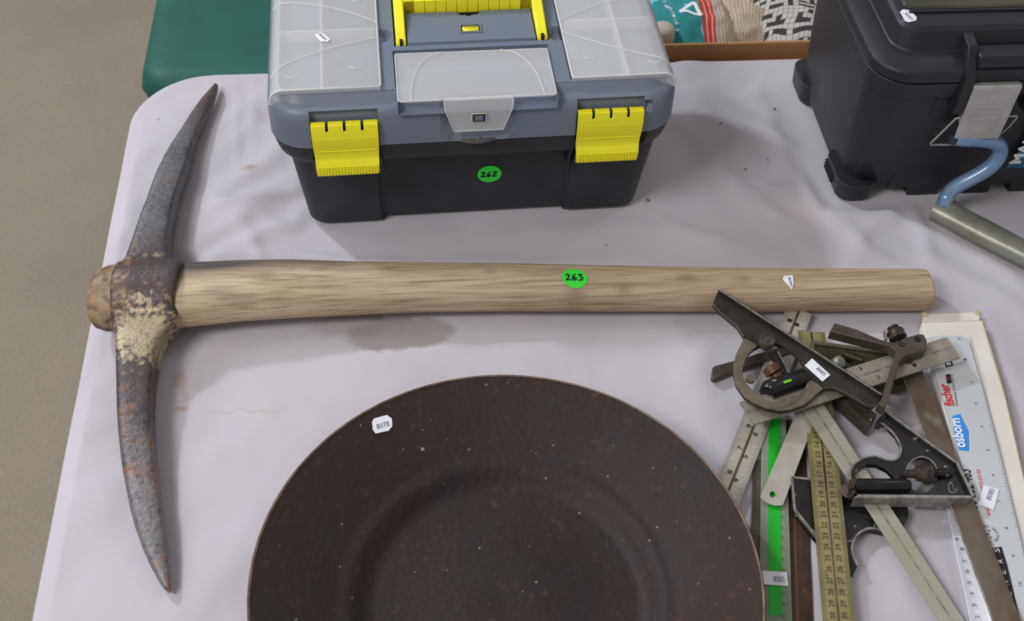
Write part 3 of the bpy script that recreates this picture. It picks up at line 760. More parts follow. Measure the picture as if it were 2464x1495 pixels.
# handle stickers
def on_handle(x, dy, lift=.0004):
    yc, hw, hh, zc = lerpt(ht, x); t = max(-.98, min(.98, dy / hw))
    ca = abs(t) ** (1 / .85); sa = math.sqrt(max(0, 1 - ca * ca)) ** .9
    return Vector((x, yc + dy, T + zc + hh * sa + lift))
def hit_handle(u, v, lift=.0005):
    z = .04
    for _ in range(12):
        p_ = P(u, v, z); q_ = on_handle(p_.x, p_.y - lerpt(ht, p_.x)[0], lift); z = z + .6 * (q_.z - T - z)
    return q_
cen = hit_handle(1383, 668); cdy = cen.y - lerpt(ht, cen.x)[0]
mb = MB(); rg = []
for k in range(7):
    r = .0118 * k / 6 + .0001
    rg.append([on_handle(cen.x + r * cos(a), cdy + r * sin(a) * .93, .0006) for a in [2 * pi * j / 36 for j in range(36)]])
mb.loft(rg, cap=False)
st = mb.build('lot_sticker', MAT['green_sticker'], pick, world=True, smooth=180, label='round green sticker handwritten 263')
mb = MB()
for i, ch in enumerate('263'):
    for s_ in HAND[ch]:
        pts = [on_handle(cen.x - .0085 + (i + .85 * a) * .0058, cdy - .0035 + .0070 * b, .0010) for a, b in s_]
        stroke(mb, pts, .0013, nrm=Vector((0, .3, .95)).normalized())
mb.build('handwriting', MAT['blackink'], st, world=True, smooth=0)
tpx = [(1883, 672), (1886, 664), (1908, 662), (1910, 684), (1906, 698)]; c_ = (1898, 676)
mb = MB(); rg = [[hit_handle(c_[0] + (a - c_[0]) * k / 4, c_[1] + (b - c_[1]) * k / 4, .0008) for a, b in
       [(p0[0] + (p1[0] - p0[0]) * t / 4, p0[1] + (p1[1] - p0[1]) * t / 4) for p0, p1 in zip(tpx, tpx[1:] + tpx[:1]) for t in range(4)]] for k in (.02, 1, 2, 3, 4)]
mb.loft(rg, cap=False)
tg_ = mb.build('price_tag', MAT['paper'], pick, world=True, smooth=0, label='torn white price tag on the handle')
mb = MB(); text(mb, '8085', hit_handle(1896, 668, .0012), hit_handle(1902, 690, .0012), .0035); mb.build('printed_number', MAT['ink'], tg_, world=True, smooth=0, recalc=False)

# ================================================================== DISC
DC = Vector((.0565, .4500, T))
disc = thing('steel_disc', 'large dark rusty dished steel disc at the table front', 'disc', DC)
def disc_z(r):
    if r < .100: return .0035 + .0015 * sin(r * 60)
    if r < .128: k = max(0, min(1, (r - .101) / .024)); return .0030 + .0125 * k * k * (3 - 2 * k) + .0015 * (r - .100) / .028
    return .0170 + .0290 * ((r - .128) / .0625) ** .95
prof_r = [.001] + [.012 * i for i in range(1, 8)] + [.088 + .0035 * i for i in range(0, 28)] + [.1868, .1885, .1900]
prof_r = sorted(r for r in prof_r if r <= .19)
mb = MB(); n = 128; rings = []
for r in prof_r: rings.append([Vector((r * cos(2 * pi * k / n), r * sin(2 * pi * k / n), disc_z(r) + .0030 + .0004 * noise.noise(Vector((r * 40 * cos(2 * pi * k / n), r * 40 * sin(2 * pi * k / n), 0))))) for k in range(n)])
rings.append([Vector((.1906 * cos(2 * pi * k / n), .1906 * sin(2 * pi * k / n), disc_z(.19) + .0018)) for k in range(n)])
for r in reversed(prof_r): rings.append([Vector((r * cos(2 * pi * k / n), r * sin(2 * pi * k / n), disc_z(r) - .0002 - (.0030 if r < .1 else 0))) for k in range(n)])
mb.loft(rings)
discm = M('rusty_dark_steel', C(45, 37, 36, .9), C(54, 39, 35, .9), scale=9, detail=8, rough=.6, metal=.3, bump=.7, bscale=160, rvar=.12,
          spots=[(C(80, 54, 42), 110, .60, .25), (C(40, 34, 34), 26, .58, .12), (C(150, 92, 50), 130, .745, .05), (C(165, 158, 145), 34, .13, .05, 'v'), (C(140, 132, 122), 60, .15, .06, 'v'), (C(150, 130, 110), 120, .18, .08, 'v')])
mb.build('dished_plate', discm, disc, smooth=60)
mb = MB(); mb.lathe([(.1895, .0462), (.1910, .0470), (.1912, .0485), (.1902, .0496), (.1890, .0490)], (0, 0, 0), n=128, cap=False)
mb.build('rim_edge', M('worn_rim', C(120, 98, 78), C(85, 66, 56), scale=60, rough=.5, metal=.3), disc, smooth=60, label='lighter worn rim edge')
def dz(u, v):
    z = .045
    for _ in range(8):
        p_ = P(u, v, z); r = math.hypot(p_.x - DC.x, p_.y - DC.y); z = disc_z(min(r, .19)) + .0030
    return P(u, v, z + .0006)
tp = [dz(*p_) for p_ in ((895, 1016), (899, 1008), (931, 999), (943, 1008), (944, 1026), (935, 1037), (904, 1044), (897, 1035))]
nrm = (tp[2] - tp[0]).cross(tp[5] - tp[0]); nrm = -nrm.normalized() if nrm.z < 0 else nrm.normalized()
price_tag(disc, tp, '8078', dz(908, 1034), dz(938, 1025), .0062, nrm=nrm)

# ================================================================== BLACK CASE
KX, KY = .44, .89
case = thing('tool_case', 'black plastic tool case with a steel toggle latch', 'case', (KX, KY, T))
blk = M('black_plastic', C(38, 40, 48, .85), C(43, 45, 53, .85), scale=20, rough=.42, bump=.15, bscale=1400, spots=[(C(62, 64, 70), 14, .66, .12)])
KW, KD = .46, .195
def kring(x0, x1, y0, y1, r, z): return rr_ring(x0, x1, y0, y1, r, z)
mb = MB()
mb.loft([kring(.006, KW - .006, .010, KD - .006, .024, .010), kring(.0, KW, .004, KD, .026, .014), kring(-.006, KW + .006, -.010, KD + .004, .030, .08), kring(-.0095, KW + .01, -.020, KD + .008, .032, .150)])
mb.build('body', blk, case, smooth=50)
mb = MB()
mb.loft([kring(-.0095, KW + .010, -.019, KD + .008, .032, .1490), kring(-.0130, KW + .013, -.0255, KD + .012, .036, .1515), kring(-.0142, KW + .014, -.0290, KD + .014, .038, .1700)], cap=True)
mb.build('rim', blk, case, smooth=30, bevel=.001)
mb = MB()
mb.loft([kring(-.0142, KW + .014, -.0290, KD + .014, .038, .1712), kring(-.0150, KW + .015, -.0300, KD + .015, .038, .1735), kring(-.0148, KW + .015, -.0300, KD + .015, .038, .1830), kring(-.0040, KW + .004, -.0180, KD + .004, .030, .1905),
         kring(.0040, KW - .006, -.0080, KD - .006, .022, .1912), kring(.0085, KW - .012, -.0015, KD - .012, .018, .2090), kring(.0120, KW - .018, .0030, KD - .018, .016, .2125), kring(.0180, KW - .025, .009, KD - .022, .014, .2130)])
lidk = mb.build('lid', blk, case, smooth=30, bevel=.0016)
# dark see-through window in the lid
win = M('smoked_window', C(46, 46, 40), C(74, 72, 58), scale=6, stretch=(1, 6, 1), rough=.22, lo=.4, hi=.7)
mb = MB(); mb.loft([kring(.018, .42, .028, .15, .008, .2134), kring(.0195, .418, .030, .149, .008, .2150)]); mb.build('lid_window', win, case, smooth=30, label='smoked translucent lid window')
mb = MB(); mb.box(.02, .42, .0215, .0245, .2125, .2155); mb.build('lid_ridge', blk, case, bevel=.001)
# ribs each side of the latch
for xr in (.0655, .1360):
    mb = MB()
    pr_ = [(.0000, .2080), (-.0180, .2045), (-.0345, .1800), (-.0350, .1390), (-.0300, .1360), (-.0150, .1360), (-.0150, .16), (.005, .19)]
    mb.plate([pr_], lambda p: Vector((xr, p[0], p[1])), lambda p: Vector((xr + .0095, p[0], p[1])))
    mb.build('rib', blk, case, bevel=.001, smooth=30)
mb = MB(); mb.box(.0750, .1360, -.0290, -.010, .1860, .2000); mb.build('latch_pad', blk, case, bevel=.002)
# panel crease on the front + feet
mb = MB(); mb.loft([[Vector((.047, .0030, .012)), Vector((.30, .0030, .012)), Vector((.30, .02, .012)), Vector((.047, .02, .012))], [Vector((.053, -.0212, .149)), Vector((.30, -.0212, .149)), Vector((.30, 0, .149)), Vector((.053, 0, .149))]])
mb.build('front_panel', blk, case, bevel=.001)
for a in (.070, .125, .180, .235, .29):
    mb = MB(); mb.box(a, a + .034, .0025, .03, .0005, .0145); mb.build('foot_block', blk, case, bevel=.002)
def cfoot(x0, x1, y0, y1, z1):
    mb = MB()
    mb.loft([kring(x0 + .0025, x1 - .001, y0 + .0025, y1, .0, .0006) if 0 else rr_ring(x0 + .0025, x1 - .001, y0 + .0025, y1, .014, .0006), rr_ring(x0, x1, y0, y1, .015, .006), rr_ring(x0 - .0015, x1, y0 - .002, y1, .015, z1)])
    return mb
ft = cfoot(-.0065, .034, -.0050, .055, .025).build('corner_foot', blk, case, bevel=.001, smooth=30)
for z in (.009, .013, .017):
    mb = MB(); mb.box(-.0088, -.006, .018, .045, z, z + .0012); mb.build('foot_groove', MAT['blackink'], ft, smooth=0)
cfoot(-.0065, .034, .150, .205, .028).build('corner_foot', blk, case, bevel=.001, smooth=30)
mb = MB(); mb.loft([rr_ring(-.004, .035, .130, .200, .015, .028), rr_ring(-.0085, .02, .130, .200, .015, .06)]); 
# steel latch
stl = M('brushed_steel', C(180, 178, 174, 1.15), C(166, 164, 160, 1.15), scale=60, rough=.33, metal=.45, bump=.05)
lt = MB()
ln_ = [(.1715, -.0300), (.1720, -.0345), (.1700, -.0368), (.1600, -.0362), (.1300, -.0350), (.1075, -.0345)]
rings = []
for i, (z, y) in enumerate(ln_):
    ins = .0008 if i in (5,) else 0
    rings.append([Vector((.0755 + ins, y, z)), Vector((.1212 - ins, y, z)), Vector((.1212 - ins, y + .0012, z - .0003)), Vector((.0755 + ins, y + .0012, z - .0003))])
lt.loft(rings)
for zz in (.1475, .1345):
    lt.box(.0835, .1125, -.0362, -.0345, zz - .0022, zz + .0022)
lk = lt.build('toggle_latch', stl, case, bevel=.0005, smooth=30, label='brushed steel toggle latch')
for xs_ in (.0758, .1198):
    mb = MB(); mb.plate([[(-.0350, .1700), (-.0240, .1680), (-.0200, .1560), (-.0290, .1300), (-.0345, .1250)]], lambda p: Vector((xs_, p[0], p[1])), lambda p: Vector((xs_ + .0012, p[0], p[1])))
    mb.build('side_plate', stl, lk, smooth=0)
mb = MB(); wy = -.0215
mb.tube([(.0765, -.0290, .1300), (.0740, -.0285, .1290), (.0685, -.0240, .1100), (.0640, -.0180, .0900), (.0650, -.0172, .0870), (.0685, -.0165, .0865), (.0800, -.0165, .0860), (.1100, -.0165, .0858), (.1260, -.0175, .0870), (.1330, -.0250, .1150), (.1350, -.0270, .1260), (.1330, -.0285, .1295), (.1220, -.0290, .1300)], .0012, 8)
mb.build('wire_bail', stl, lk, smooth=60)
mb = MB(); mb.tube([(.0735, -.026, .158), (.0765, -.026, .158)], .004, 12); mb.build('pivot', stl, lk, smooth=40)
# tag on the lid
zt = .2128
def kp(u, v): return P(u, v, zt + .0004)
tp = [kp(*p_) for p_ in ((2165, 29), (2172, 23), (2190, 25), (2206, 42), (2204, 50), (2186, 54), (2178, 51))]
price_tag(case, tp, '8085', kp(2175, 33), kp(2193, 50), .0042, label='small white price tag on the black lid')
# printed badge on the front
nb = Vector((0, -1, -.19)).normalized()
def fp(x, z): return Vector((x, -.0030 - (z - .012) * .177 - .0004 + .0028, z)) + Vector((0, -.0030, 0))
mb = MB(); mb.plate([[(.158, .046), (.205, .046), (.205, .115), (.166, .115)]], lambda p: fp(p[0], p[1]), lambda p: fp(p[0], p[1]) + nb * .0004)
bd = mb.build('printed_badge', M('badge_blue', C(35, 70, 120), C(40, 110, 130), scale=80, rough=.4), case, smooth=0, label='dark blue printed badge')
mb = MB()
for e_ in (0, .0003): text(mb, '*MAKE', fp(.1690 + e_, .0540), fp(.1700 + e_, .1100), .0165, nb, .0010 + e_)
mb.build('lettering', MAT['white_print'], bd, smooth=0, recalc=False)

# ================================================================== HAND CRANK
crank = thing('hand_crank', 'blue bent rod handle on a tapered steel shaft beside the black case', 'hand tool', P(2262, 525, 0))
bluem = M('blue_metallic', C(128, 156, 184, 1.2), C(104, 130, 165, 1.2), scale=30, rough=.25, metal=.3, bump=.1, bscale=300, spots=[(C(120, 96, 84), 220, .73, .05)])
shm = M('dull_steel', C(140, 142, 132, 1.2), C(124, 120, 108, 1.2), scale=50, rough=.38, metal=.35, bump=.1, bscale=200, spots=[(C(110, 84, 66), 180, .70, .06)])
mb = MB()
stn = [((2235, 523), (2266, 471), .022), ((2262, 538), (2288, 484), .022), ((2283, 549), (2318, 507), .0215), ((2355, 588), (2385, 541), .0205), ((2464, 642), (2464 + 22, 596), .0195), ((2620, 722), (2650, 680), .019)]
rings = []
for (lo_, hi_, hz_) in stn:
    a = P(*lo_, .010); b = P(*hi_, .014); c = (a + b) / 2; d = (b - a); d.z = 0; hw = d.length / 2; d.normalize()
    rings.append([Vector((c.x, c.y, T + .0125)) + d * hw * cos(t) * (abs(cos(t)) ** -.15 if abs(cos(t)) > .01 else 1) + Vector((0, 0, 1)) * .0120 * sin(t) for t in [2 * pi * k / 24 for k in range(24)]])
mb.loft(rings)
mb.build('shaft', shm, crank, world=True, smooth=50, label='tapered dull steel shaft')
cl = [(2268, 500, .020), (2277, 476, .026), (2288, 458, .034), (2314, 441, .044), (2355, 420, .056), (2386, 400, .066), (2403, 378, .076), (2408, 361, .084), (2402, 347, .091), (2388, 340, .096), (2370, 337, .099), (2345, 336, .102), (2318, 337, .104), (2298, 335, .105)]
pts = [P(u, v, z) for u, v, z in cl]
def smoothpath(pts, it=2):
    for _ in range(it):
        q = [pts[0]]
        for a, b in zip(pts, pts[1:]): q += [a.lerp(b, .25), a.lerp(b, .75)]
        pts = q + [pts[-1]]
    return pts
sp = smoothpath(pts)
mb = MB(); n_ = len(sp); mb.tube(sp, [.0076 if i < n_ * .75 else .0076 - .0018 * (i - n_ * .75) / (n_ * .25) for i in range(n_)], 16)
mb.build('rod', bluem, crank, world=True, smooth=60, label='blue metallic curved rod')
e0, e1 = sp[-1], sp[-1] + (sp[-1] - sp[-4]).normalized() * .006
mb = MB(); mb.tube([e0 - (e1 - e0) * .3, e0, e1, e1 + (e1 - e0) * .2], [.0045, .0056, .0056, .0035], 14); mb.build('end_cap', M('dark_cap', C(60, 64, 74), rough=.4, metal=.5), crank, world=True, smooth=40, label='dark end cap')
mb = MB(); mb.tube([P(2272, 492, .022), P(2280, 471, .028)], [.0075, .0068], 16); mb.build('weld_collar', shm, crank, world=True, smooth=40)

# ================================================================== SMALL TOOLS
steel = M('satin_steel', C(150, 144, 134, 1.2), C(134, 126, 114, 1.2), scale=70, rough=.42, metal=.3, bump=.12, bscale=260, spots=[(C(100, 84, 68), 120, .70, .08)])
steel2 = M('bright_satin_steel', C(172, 168, 160, 1.2), C(158, 152, 142, 1.2), scale=50, rough=.42, metal=.25, spots=[(C(110, 96, 82), 160, .72, .06)])
alu = M('yellowed_aluminium', C(158, 157, 148, 1.2), C(150, 146, 130, 1.2), scale=16, rough=.38, metal=.3, spots=[(C(112, 100, 84), 90, .72, .08)])
brassy = M('tarnished_yellow_steel', C(142, 134, 88, 1.2), C(120, 112, 76, 1.2), scale=40, rough=.42, metal=.2, spots=[(C(96, 84, 62), 110, .64, .1)])
brown = M('brown_rusted_rule', C(78, 60, 50, 1.15), C(62, 48, 42, 1.15), scale=60, rough=.6, metal=.4, bump=.2, spots=[(C(110, 74, 50), 40, .62, .1)])
rusty = M('rust_stained_blade', C(106, 98, 88, 1.1), C(88, 72, 58, 1.1), scale=26, stretch=(1.6, .8, 1), rough=.45, metal=.2, bump=.15, spots=[(C(112, 76, 46), 14, .60, .15), (C(136, 130, 122), 22, .62, .15)])
blackm = M('black_enamel', C(25, 24, 25, 1.0), C(38, 35, 34, 1.0), scale=60, rough=.30, metal=.1, bump=.15, bscale=300, spots=[(C(128, 124, 118), 130, .665, .03)])
darkst = M('dark_oiled_steel', C(66, 58, 52, 1.15), C(84, 74, 64, 1.15), scale=50, rough=.42, metal=.25, bump=.25, bscale=300, spots=[(C(112, 86, 66), 150, .66, .08)])
edge = M('worn_bright_edge', C(150, 147, 142, 1.2), C(112, 107, 100, 1.2), scale=140, rough=.32, metal=.4)
olive = M('olive_enamel', C(56, 54, 38, 1.1), C(68, 64, 44, 1.1), scale=60, rough=.36, metal=.3, bump=.2)
grooveb = M('groove_brown', C(96, 78, 56), rough=.6, metal=.4)
bronze = M('dark_bronze', C(86, 74, 66, 1.05), C(62, 53, 48, 1.05), scale=90, rough=.34, metal=.5)

def RP(a, z): return P(a[0], a[1], z)
def make_rule(root, A0, A1, B0, B1, z0, z1, mat, name='blade', th=.0012, groove=True, tick=None, gw=(.45, .55), gm=None):
    mb = MB(); f = rule(mb, RP(A0, z0), RP(A1, z0), RP(B0, z1), RP(B1, z1), th, groove, gw)
    o = mb.build(name, mat, root, world=True, smooth=0)
    if groove:
        g = MB(); g.add([f(gw[0], 0, -.0003), f(gw[1], 0, -.0003), f(gw[1], 1, -.0003), f(gw[0], 1, -.0003)], [(0, 1, 2, 3)])
        g.build('groove', gm or grooveb, o, world=True, smooth=0)
    return o, f

# --- cardboard sleeve and printed plastic ruler
sl = thing('cardboard_sleeve', 'long white cardboard sleeve under the printed plastic ruler', 'box', P(2290, 900, 0))
cardw = M('white_card', C(222, 217, 212, 1.15), C(212, 206, 198, 1.15), scale=20, rough=.75, spots=[(C(170, 150, 128), 45, .72, .08)])
def ext(a, b, k): return (a[0] + (b[0] - a[0]) * k, a[1] + (b[1] - a[1]) * k)
L0, R0 = (2218, 777), (2362, 771)
L1, R1 = (2408, 1560), (2572, 1560)
L1 = (2410, 1560); R1 = (2560, 1560)
mb = MB(); mb.plate_px([[L0, R0, (2424, 975), (2490, 1262), R1, L1, (2300, 1100)]], .012, .0115)
slm = mb.build('sleeve_body', cardw, sl, world=True, bevel=.0008, smooth=30)
mb = MB(); mb.plate_px([[(2221, 760), (2228, 755), (2348, 750), (2357, 754), (2359, 771), (2220, 776)]], .0085, .006); mb.build('end_flap', cardw, sl, world=True, bevel=.001)
beige = M('frayed_card_edge', C(190, 172, 140), rough=.9)
mb = MB(); mb.tube([P(2362, 771, .0121), P(2396, 880, .0123), P(2416, 950, .0122), P(2428, 1000, .0121), P(2462, 1150, .0121)], .0006, 5); mb.build('frayed_edge', beige, sl, world=True)
for u, v in ((2226, 758), (2350, 753)):
    mb = MB(); c = P(u, v, .0082); mb.lathe([(.0030, 0), (.0034, .0008), (.0020, .0016)], c, n=8); mb.build('frayed_corner', beige, sl, world=True)
pr_r = thing('plastic_ruler', 'grey plastic ruler with blue and red printing on the white sleeve', 'ruler', P(2290, 900, .0125))
RZ = .0142
rul_o = [(2227, 815), (2262, 808), (2312, 808), (2325, 812), (2332, 822), (2347, 875), (2372, 960), (2396, 1050), (2424, 1160), (2452, 1280), (2478, 1400), (2510, 1560), (2412, 1560), (2385, 1440), (2352, 1280), (2322, 1150), (2290, 1030), (2258, 925)]
greyr = M('grey_plastic_ruler', C(188, 192, 196, 1.15), C(182, 186, 190, 1.15), scale=12, rough=.4)
mb = MB(); mb.plate_px([rul_o], RZ, .0016)
rb_ = mb.build('ruler_body', greyr, pr_r, world=True, smooth=20)
# scale marks along the right edge, one inch apart like the numerals
NUM = [(2316, 812), (2330, 862), (2345, 917), (2356, 968), (2370, 1024), (2384, 1080), (2397, 1140), (2413, 1203), (2430, 1268), (2447, 1335), (2463, 1405)]
mb = MB(); mt_ = MB()
for i, (u, v) in enumerate(NUM):
    c = P(u - 4, v + 6, RZ); d = (P(*NUM[min(i + 1, 10)], RZ) - P(*NUM[min(i, 9)], RZ)).normalized()
    text(mb, str(i), c, c - d * .0019 * len(str(i)), .0036)
for i in range(10):
    a, b = P(*NUM[i], RZ), P(*NUM[i + 1], RZ)
    sd = (b - a).cross(U).normalized() * -1
    if sd.x < 0: sd = -sd
    o1 = P(2328, 812, RZ) - P(2316, 812, RZ)
    for k in range(16):
        p_ = a.lerp(b, k / 16) + sd * .0085; l = .0046 if k % 8 == 0 else (.0036 if k % 2 == 0 else .0026)
        t_ = (b - a).normalized() * .00014; lf = U * .0002
        mt_.add([p_ - t_ + lf, p_ + t_ + lf, p_ + t_ - sd * l + lf, p_ - t_ - sd * l + lf], [(0, 1, 2, 3)])
mb.build('scale_numerals', MAT['ink'], rb_, world=True, smooth=0, recalc=False, kind='stuff')
mt_.build('scale_marks', MAT['ink'], rb_, world=True, smooth=0, recalc=False, kind='stuff')
# prints
mb = MB(); text_px(mb, '*fischer', (2297, 978), (2281, 925), RZ, .0125); text_px(mb, 'fischer', (2297.8, 978), (2281.8, 925), RZ, .0125, .0004)
text_px(mb, 'www.', (2385, 1242), (2376, 1212), RZ, .0060); text_px(mb, 'fasteners.co.nz', (2375, 1208), (2357, 1130), RZ, .0065)
mb.build('red_lettering', MAT['red_print'], rb_, world=True, smooth=0, recalc=False, kind='stuff')
mb = MB(); mb.plate_px([[(2291, 1002), (2310, 996), (2331, 1038), (2332, 1086), (2308, 1083), (2298, 1048)]], RZ + .0002, .0002)
mb.build('blue_emblem', MAT['blue_print'], rb_, world=True, smooth=0)
mb = MB(); text_px(mb, '*osborn', (2323, 1078), (2308, 1008), RZ + .0003, .0128); text_px(mb, 'osborn', (2323.7, 1078), (2308.7, 1008), RZ + .0003, .0128, .0004)
mb.build('white_lettering', MAT['white_print'], rb_, world=True, smooth=0, recalc=False)
mb = MB(); text_px(mb, '0800 652 463', (2358, 1250), (2334, 1131), RZ, .0135)
text_px(mb, '0800 652 463', (2358.6, 1250), (2334.6, 1131), RZ, .0135, .0004)
text_px(mb, 'FIXING SYSTEMS', (2306, 977), (2292, 902), RZ, .0030)
mb.plate_px([[(2276, 902), (2286, 900), (2290, 922), (2279, 924)]], RZ + .0002, .0001)
mb.plate_px([[(2272, 872), (2290, 868), (2294, 880), (2276, 884)], [(2276, 874), (2287, 871.5), (2290, 878), (2279, 880.5)]], RZ + .0002, .0001)
cc = P(2378, 1286, RZ); s_ = 'NEW ZEALAND OWNED'; dirx = (P(2378, 1286, RZ) - P(2366, 1240, RZ)).normalized()
for i, ch in enumerate(s_):
    if ch == ' ': continue
    a = math.radians(-130 + i * 17.0); rr_ = .0085; q = cc + Vector((cos(a), sin(a), 0)) * rr_; tt = Vector((-sin(a), cos(a), 0))
    text(mb, ch, q - tt * .0008, q + tt * .0009, .0032)
for dx, dy in ((0, 0), (.002, .003), (-.002, .0035), (.001, -.003)):
    q = cc + Vector((dx, dy, 0)); stroke(mb, [q - Vector((.0007, 0, -.0002)), q + Vector((.0007, 0, .0002))], .0004); stroke(mb, [q - Vector((0, .0007, -.0002)), q + Vector((0, .0007, .0002))], .0004)
mb.build('black_lettering', MAT['blackink'], rb_, world=True, smooth=0, recalc=False, kind='stuff')
mb = MB(); text_px(mb, 'o', (2286, 914), (2284, 908), RZ + .0003, .008); mb.build('fish_emblem', MAT['red_print'], rb_, world=True, smooth=0, recalc=False)
mb = MB(); mb.plate_px([[(2389, 1319), (2410, 1316), (2424, 1360), (2436, 1410), (2452, 1480), (2466, 1540), (2446, 1540)]], RZ + .0002, .0002)
bb = mb.build('black_band', MAT['blackink'], rb_, world=True, smooth=0)
mb = MB()
for i, ch in enumerate('SRENETSAF'):
    u, v = 2406 + i * 7.2, 1330 + i * 26; text_px(mb, ch, (u, v), (u - 2, v - 9), RZ + .0003, .0062)
mb.build('band_lettering', MAT['white_print'], rb_, world=True, smooth=0, recalc=False, kind='stuff')
tp = [P(u, v, RZ + .0006) for u, v in ((2366, 1168), (2404, 1178), (2391, 1228), (2354, 1214))]
price_tag(pr_r, tp, '8085', P(2383, 1206, RZ + .0006), P(2393, 1180, RZ + .0006), .0058)

# --- white ruler lower right
wr = thing('white_ruler', 'narrow white ruler half hidden beside the rust stained blade', 'ruler', P(2330, 1400, 0))
whm = M('white_plastic_ruler', C(222, 224, 232, 1.15), rough=.4)
o_, f = make_rule(wr, (2256, 1110), (2322, 1110), (2349, 1560), (2440, 1560), .0045, .0035, whm, 'ruler_body', groove=False, th=.0015)
mb = MB(); ticks(mb, f, .02, 1, .05, .98, .001, (.0034, ((5, .0050), (10, .0064))), .00014); mb.build('scale_marks', MAT['ink'], o_, world=True, smooth=0, recalc=False, kind='stuff')
mb = MB()
for n_, (u, v) in {9: (2304, 1298), 8: (2316, 1322), 7: (2322, 1350), 6: (2328, 1376), 5: (2333, 1403), 4: (2340, 1430), 3: (2346, 1458), 2: (2353, 1486)}.items():
    c = P(u + 4, v + 3, .0038); d = Vector((-.10, .99, 0)).normalized(); text(mb, str(n_), c + U * .0006, c + U * .0006 + d * .0024, .0048)
mb.build('scale_numerals', MAT['ink'], o_, world=True, smooth=0, recalc=False, kind='stuff')

# --- rules on the table, bottom of the pile
r1 = thing('steel_rule', 'thin old steel rule under the left side of the green striped ruler', 'ruler', P(1835, 1330, 0))
o_, f = make_rule(r1, (1813, 1110), (1872, 1105), (1797, 1560), (1872, 1560), .0022, .0022, rusty, 'blade', groove=False)
mb = MB(); ticks(mb, f, .0, 1, .0, .98, .001, (.0035, ((5, .005), (10, .0065))), .00025); mb.build('graduation_marks', MAT['blackink'], o_, world=True, smooth=0, recalc=False, kind='stuff')
r2 = thing('brown_rule', 'brown rusted grooved rule between the green striped ruler and yellow rule', 'ruler', P(1920, 1400, 0))
o_, f = make_rule(r2, (1868, 1010), (1935, 1012), (1885, 1560), (1960, 1560), .0026, .0026, brown, 'blade', gw=(.46, .54), gm=M('rust_groove', C(100, 72, 54), rough=.5, metal=.3))
# --- clear green striped ruler
cr = thing('clear_ruler', 'clear plastic ruler with a bright green stripe and price tag', 'ruler', P(1860, 1300, 0))
clr = M('clear_ruler_plastic', (.42, .50, .38, 1), rough=.22, alpha=.50)
grn = M('green_stripe', C(22, 168, 40, 1.15), rough=.35)
CZ = .0070
mb = MB(); f = rule(mb, P(1834, 985, CZ), P(1890, 985, CZ), P(1826, 1560, CZ), P(1908, 1560, CZ), .0022, False)
o_ = mb.build('ruler_body', clr, cr, world=True, smooth=0)
mb = MB(); mb.plate_px([[(1853, 985), (1876, 985), (1880, 1220), (1883, 1482), (1850, 1480), (1848, 1100)]], CZ + .0003, .0003); mb.build('stripe', grn, o_, world=True, smooth=0, label='bright green stripe')
mb = MB(); ticks(mb, f, .98, -1, .0, .98, .001, (.0030, ((5, .0045), (10, .006))), .0002); ticks(mb, f, .02, 1, .0, .98, .0015875, (.0030, ((2, .0045), (8, .006))), .0002)
for i in range(20):
    t = .06 + i * .01 / f.length; 
    if t < .95:
        c = f(.80, t, .0002); dd = (f(.8, 0) - f(.8, 1)).normalized(); text(mb, str(10 + i), c, c + dd * .0034, .0035)
mb.build('graduation_marks', M('faded_marks', C(90, 96, 84), rough=.5), o_, world=True, smooth=0, recalc=False, kind='stuff')
tp = [P(u, v, CZ + .0009) for u, v in ((1832, 1374), (1893, 1378), (1897, 1411), (1835, 1407))]
price_tag(cr, tp, '8085', P(1862, 1401, CZ + .0009), P(1888, 1402, CZ + .0009), .0072)

# --- dark bars (ends of a steel square) under the protractor
b1 = thing('steel_bar', 'short grey steel bar end poking out left of the protractor ring', 'bar', P(1740, 890, 0))
mb = MB(); mb.plate_px([[(1714, 886), (1719, 881), (1764, 869), (1900, 828), (1905, 848), (1768, 891), (1717, 912), (1712, 908)]], .0120, .0060)
mb.build('bar_body', darkst, b1, world=True, bevel=.0006, smooth=30)
b2 = thing('steel_block', 'dark rectangular steel bar end below the protractor arm tip', 'bar', P(2060, 985, 0))
mb = MB(); mb.plate_px([[(1960, 905), (1990, 888), (2110, 999), (2093, 1026)]], .0200, .0150)
bo = mb.build('bar_body', darkst, b2, world=True, bevel=.0008, smooth=30)
mb = MB(); mb.tube([P(2096, 1010, .0201), P(2096, 1010, .0206)], .0009, 8); mb.build('pin', edge, bo, world=True)

# --- long rule with large numerals
lr = thing('steel_rule', 'pale grooved steel rule with large numerals running under the disc', 'ruler', P(1830, 1000, 0))
o_, f = make_rule(lr, (1894, 735), (1954, 756), (1668, 1300), (1740, 1314), .0110, .0060, steel2, 'blade')
mb = MB()
ticks(mb, f, .0, 1, .0, .98, .0015875, (.0030, ((2, .0038), (4, .0048), (8, .0062))), .0002)
ticks(mb, f, 1, -1, .0, .98, .0015875, (.0030, ((2, .0038), (4, .0048), (8, .0062))), .0002)
mb.build('graduation_marks', MAT['blackink'], o_, world=True, smooth=0, recalc=False, kind='stuff')
mb = MB(); ax_ = (f(.5, 0) - f(.5, 1)).normalized()
for n_, u, v in (('9', 1806, 1031), ('7', 1785, 1083), ('8', 1761, 1140), ('6', 1821, 1050), ('5', 1797, 1104), ('4', 1775, 1160), ('1', 1903, 780), ('1', 1920, 790), ('2', 1886, 827)):
    c = P(u, v, .0088) ; c.z = 0
    # drop the numeral on the blade
    best = min(((f(s / 20, t / 60)) for s in range(21) for t in range(61)), key=lambda q: (q.x - c.x) ** 2 + (q.y - c.y) ** 2)
    c = Vector((c.x, c.y, best.z + .0003)); text(mb, n_, c, c + ax_ * .0036, .0062)
mb.build('numerals', MAT['blackink'], o_, world=True, smooth=0, recalc=False, kind='stuff')

